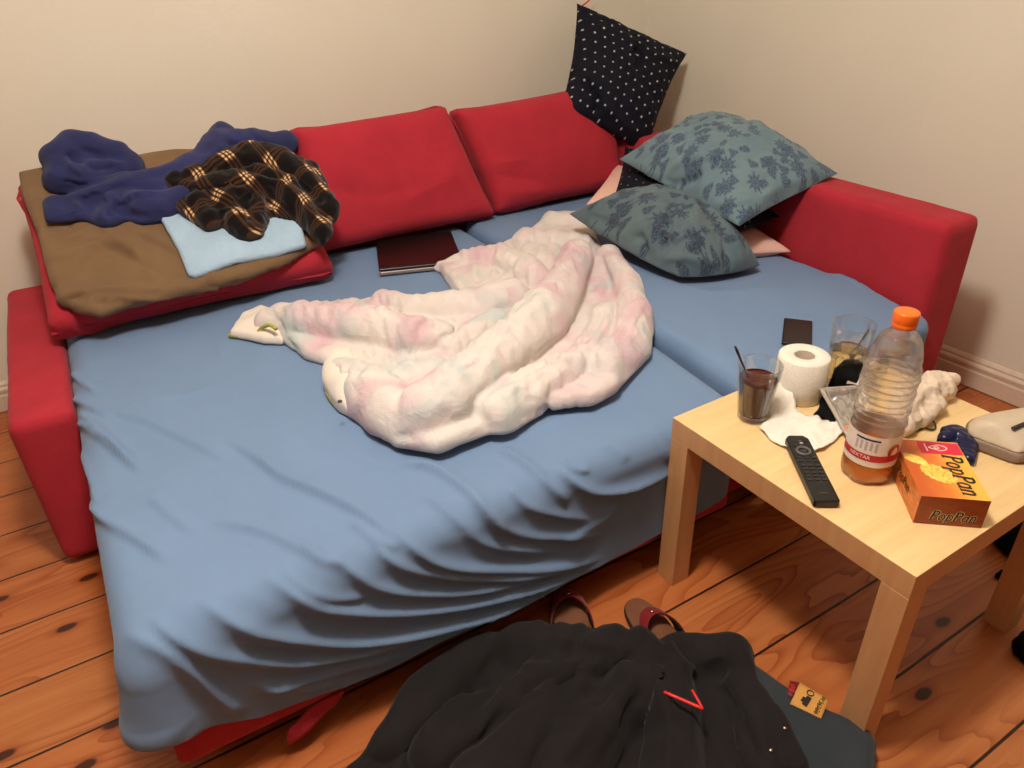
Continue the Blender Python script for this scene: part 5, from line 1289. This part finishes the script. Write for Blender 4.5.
# folded jeans with a tan label
poly = [(736, 655), (755, 664), (790, 688), (828, 708), (852, 718), (872, 730), (878, 742), (876, 768), (868, 800), (790, 850), (740, 800), (730, 700)]
V, Fq, Wd = sculpt(WORLD, [(x, y, 0.05) for x, y in poly], 0.062, [], h=0.0085, floor=0.003, edge=0.029, disp=lambda V: 0.003 * fbm(V, 6, 3, 141))
JN = np.array((0.0, -0.55, 0.0))
jn = tag(link('folded_jeans', Wd, Fq, M['denim'], loc=JN), 'dark blue-grey denim trousers folded beside the jacket with a tan label', 'trousers')
zt = 0.0665
q = [at(800, 683, zt), at(829, 700, zt), at(821, 719, zt), at(790, 704, zt)]
V, f = quadgrid(q, 6, lambda s, t: 0.0015); o = link('leather_label', V - JN, f, M['tan_label'], jn); md = o.modifiers.new('s', 'SOLIDIFY'); md.thickness = 0.002; md.offset = 1
q2 = [at(790, 681, zt), at(799, 683, zt), at(792, 698, zt), at(787, 695, zt)]
V, f = quadgrid(q2, 3, lambda s, t: 0.0012); o = link('red_tab', V - JN, f, M['tag_red'], jn); md = o.modifiers.new('s', 'SOLIDIFY'); md.thickness = 0.002; md.offset = 1
qc = lambda s, t: q[0] * (1 - s) * (1 - t) + q[1] * s * (1 - t) + q[2] * s * t + q[3] * (1 - s) * t + np.array((0, 0, 0.0042))
ea = q[1] - q[0]; ea[2] = 0; wl = np.linalg.norm(ea); ea /= wl; eb = q[0] - q[3]; eb[2] = 0; eb = eb - ea * (eb @ ea); hl_ = np.linalg.norm(eb); eb /= hl_
def lab_box(s, t, w, h, name='label_print'):
    c = qc(s, t) - JN; V = [c + ea * (sx * w) + eb * (sy_ * h) + np.array((0, 0, zz_)) for zz_ in (-.0004, .0004) for sx, sy_ in ((-1, -1), (1, -1), (1, 1), (-1, 1))]
    link(name, V, BF, M['tag_ink'], jn, smooth=False)
lab_box(0.42, 0.62, 0.0045, 0.0115); lab_box(0.30, 0.62, 0.0025, 0.006)
c = qc(0.42, 0.22) - JN
aa = np.linspace(0, 2 * np.pi, 24, endpoint=False)
v, f = tube(np.array([c + ea * 0.006 * math.cos(a) + eb * 0.006 * math.sin(a) for a in aa]), 0.0009, 6, True); link('label_print', v, f, M['tag_ink'], jn)
for s, t in ((0.82, 0.15), (0.80, 0.42), (0.80, 0.66), (0.80, 0.85)): text_mesh('W' if t < 0.2 else '36', 0.012, M['tag_ink'], jn, m4(qc(s, t) - JN, -eb, ea), 0.0001, name='label_print')
ctr = np.mean(q2, axis=0) + (0, 0, 0.0036) - JN
e2 = q2[0] - q2[3]; e2[2] = 0; e2 /= np.linalg.norm(e2)
text_mesh('Ball', 0.013, M['red_pipe'], jn, m4(ctr, e2, (-e2[1], e2[0], 0)), 0.0001, name='label_print')

# black bag and plug at the right, behind the table
tissue('black_bag', 'black bag slumped on the floor behind the far table leg', [(1000, 545), (996, 520), (1015, 490), (1060, 480), (1080, 520), (1040, 560), (1012, 556)], [[(1008, 535, .04, .8), (1030, 520, .06, .9), (1060, 515, .06, .9)]], 0.05, M['black_cloth'], 151, 'bag', z=0.002, h=0.009, amp=0.004)
tissue('cable_plug', 'black cable plug on the floor under the table near its right leg', [(995, 577), (1000, 570), (1008, 572), (1006, 580)], [[(999, 576, .008, .8), (1006, 574, .009, .8)]], 0.010, M['black_cloth'], 153, 'plug', z=0.001, h=0.0035, amp=0.0005)
tissue('black_object', 'black object on the floor cut off at the right picture edge', [(1016, 652), (1018, 636), (1034, 628), (1060, 630), (1056, 660), (1030, 668)], [[(1026, 648, .026, .8), (1044, 645, .034, .9)]], 0.03, M['black_cloth'], 155, 'bag', z=0.002, h=0.007, amp=0.002)  # unidentified black thing, only its edge in view

# ------------------------------------------------------------------ light
lt_ = bpy.data.lights.new('ceiling_lamp', 'POINT'); lt_.energy = 88; lt_.shadow_soft_size = 0.14; lt_.color = (1.0, 0.925, 0.84)
lo = bpy.data.objects.new('ceiling_lamp', lt_); COL.objects.link(lo); lo.location = (-0.6, -0.28, 2.35)
w = bpy.data.worlds.new('world'); scn.world = w; w.use_nodes = True
w.node_tree.nodes['Background'].inputs[0].default_value = (1.0, 0.85, 0.7, 1); w.node_tree.nodes['Background'].inputs[1].default_value = 0.05

vs = scn.view_settings
scn.display_settings.display_device = 'sRGB'
vs.view_transform = 'Standard'; vs.look = 'None'; vs.gamma = 1.0; vs.use_curve_mapping = False
vs.exposure = 0.47
scn.cycles.use_denoising = True
scn.cycles.max_bounces = 12; scn.cycles.transparent_max_bounces = 24; scn.cycles.transmission_bounces = 12
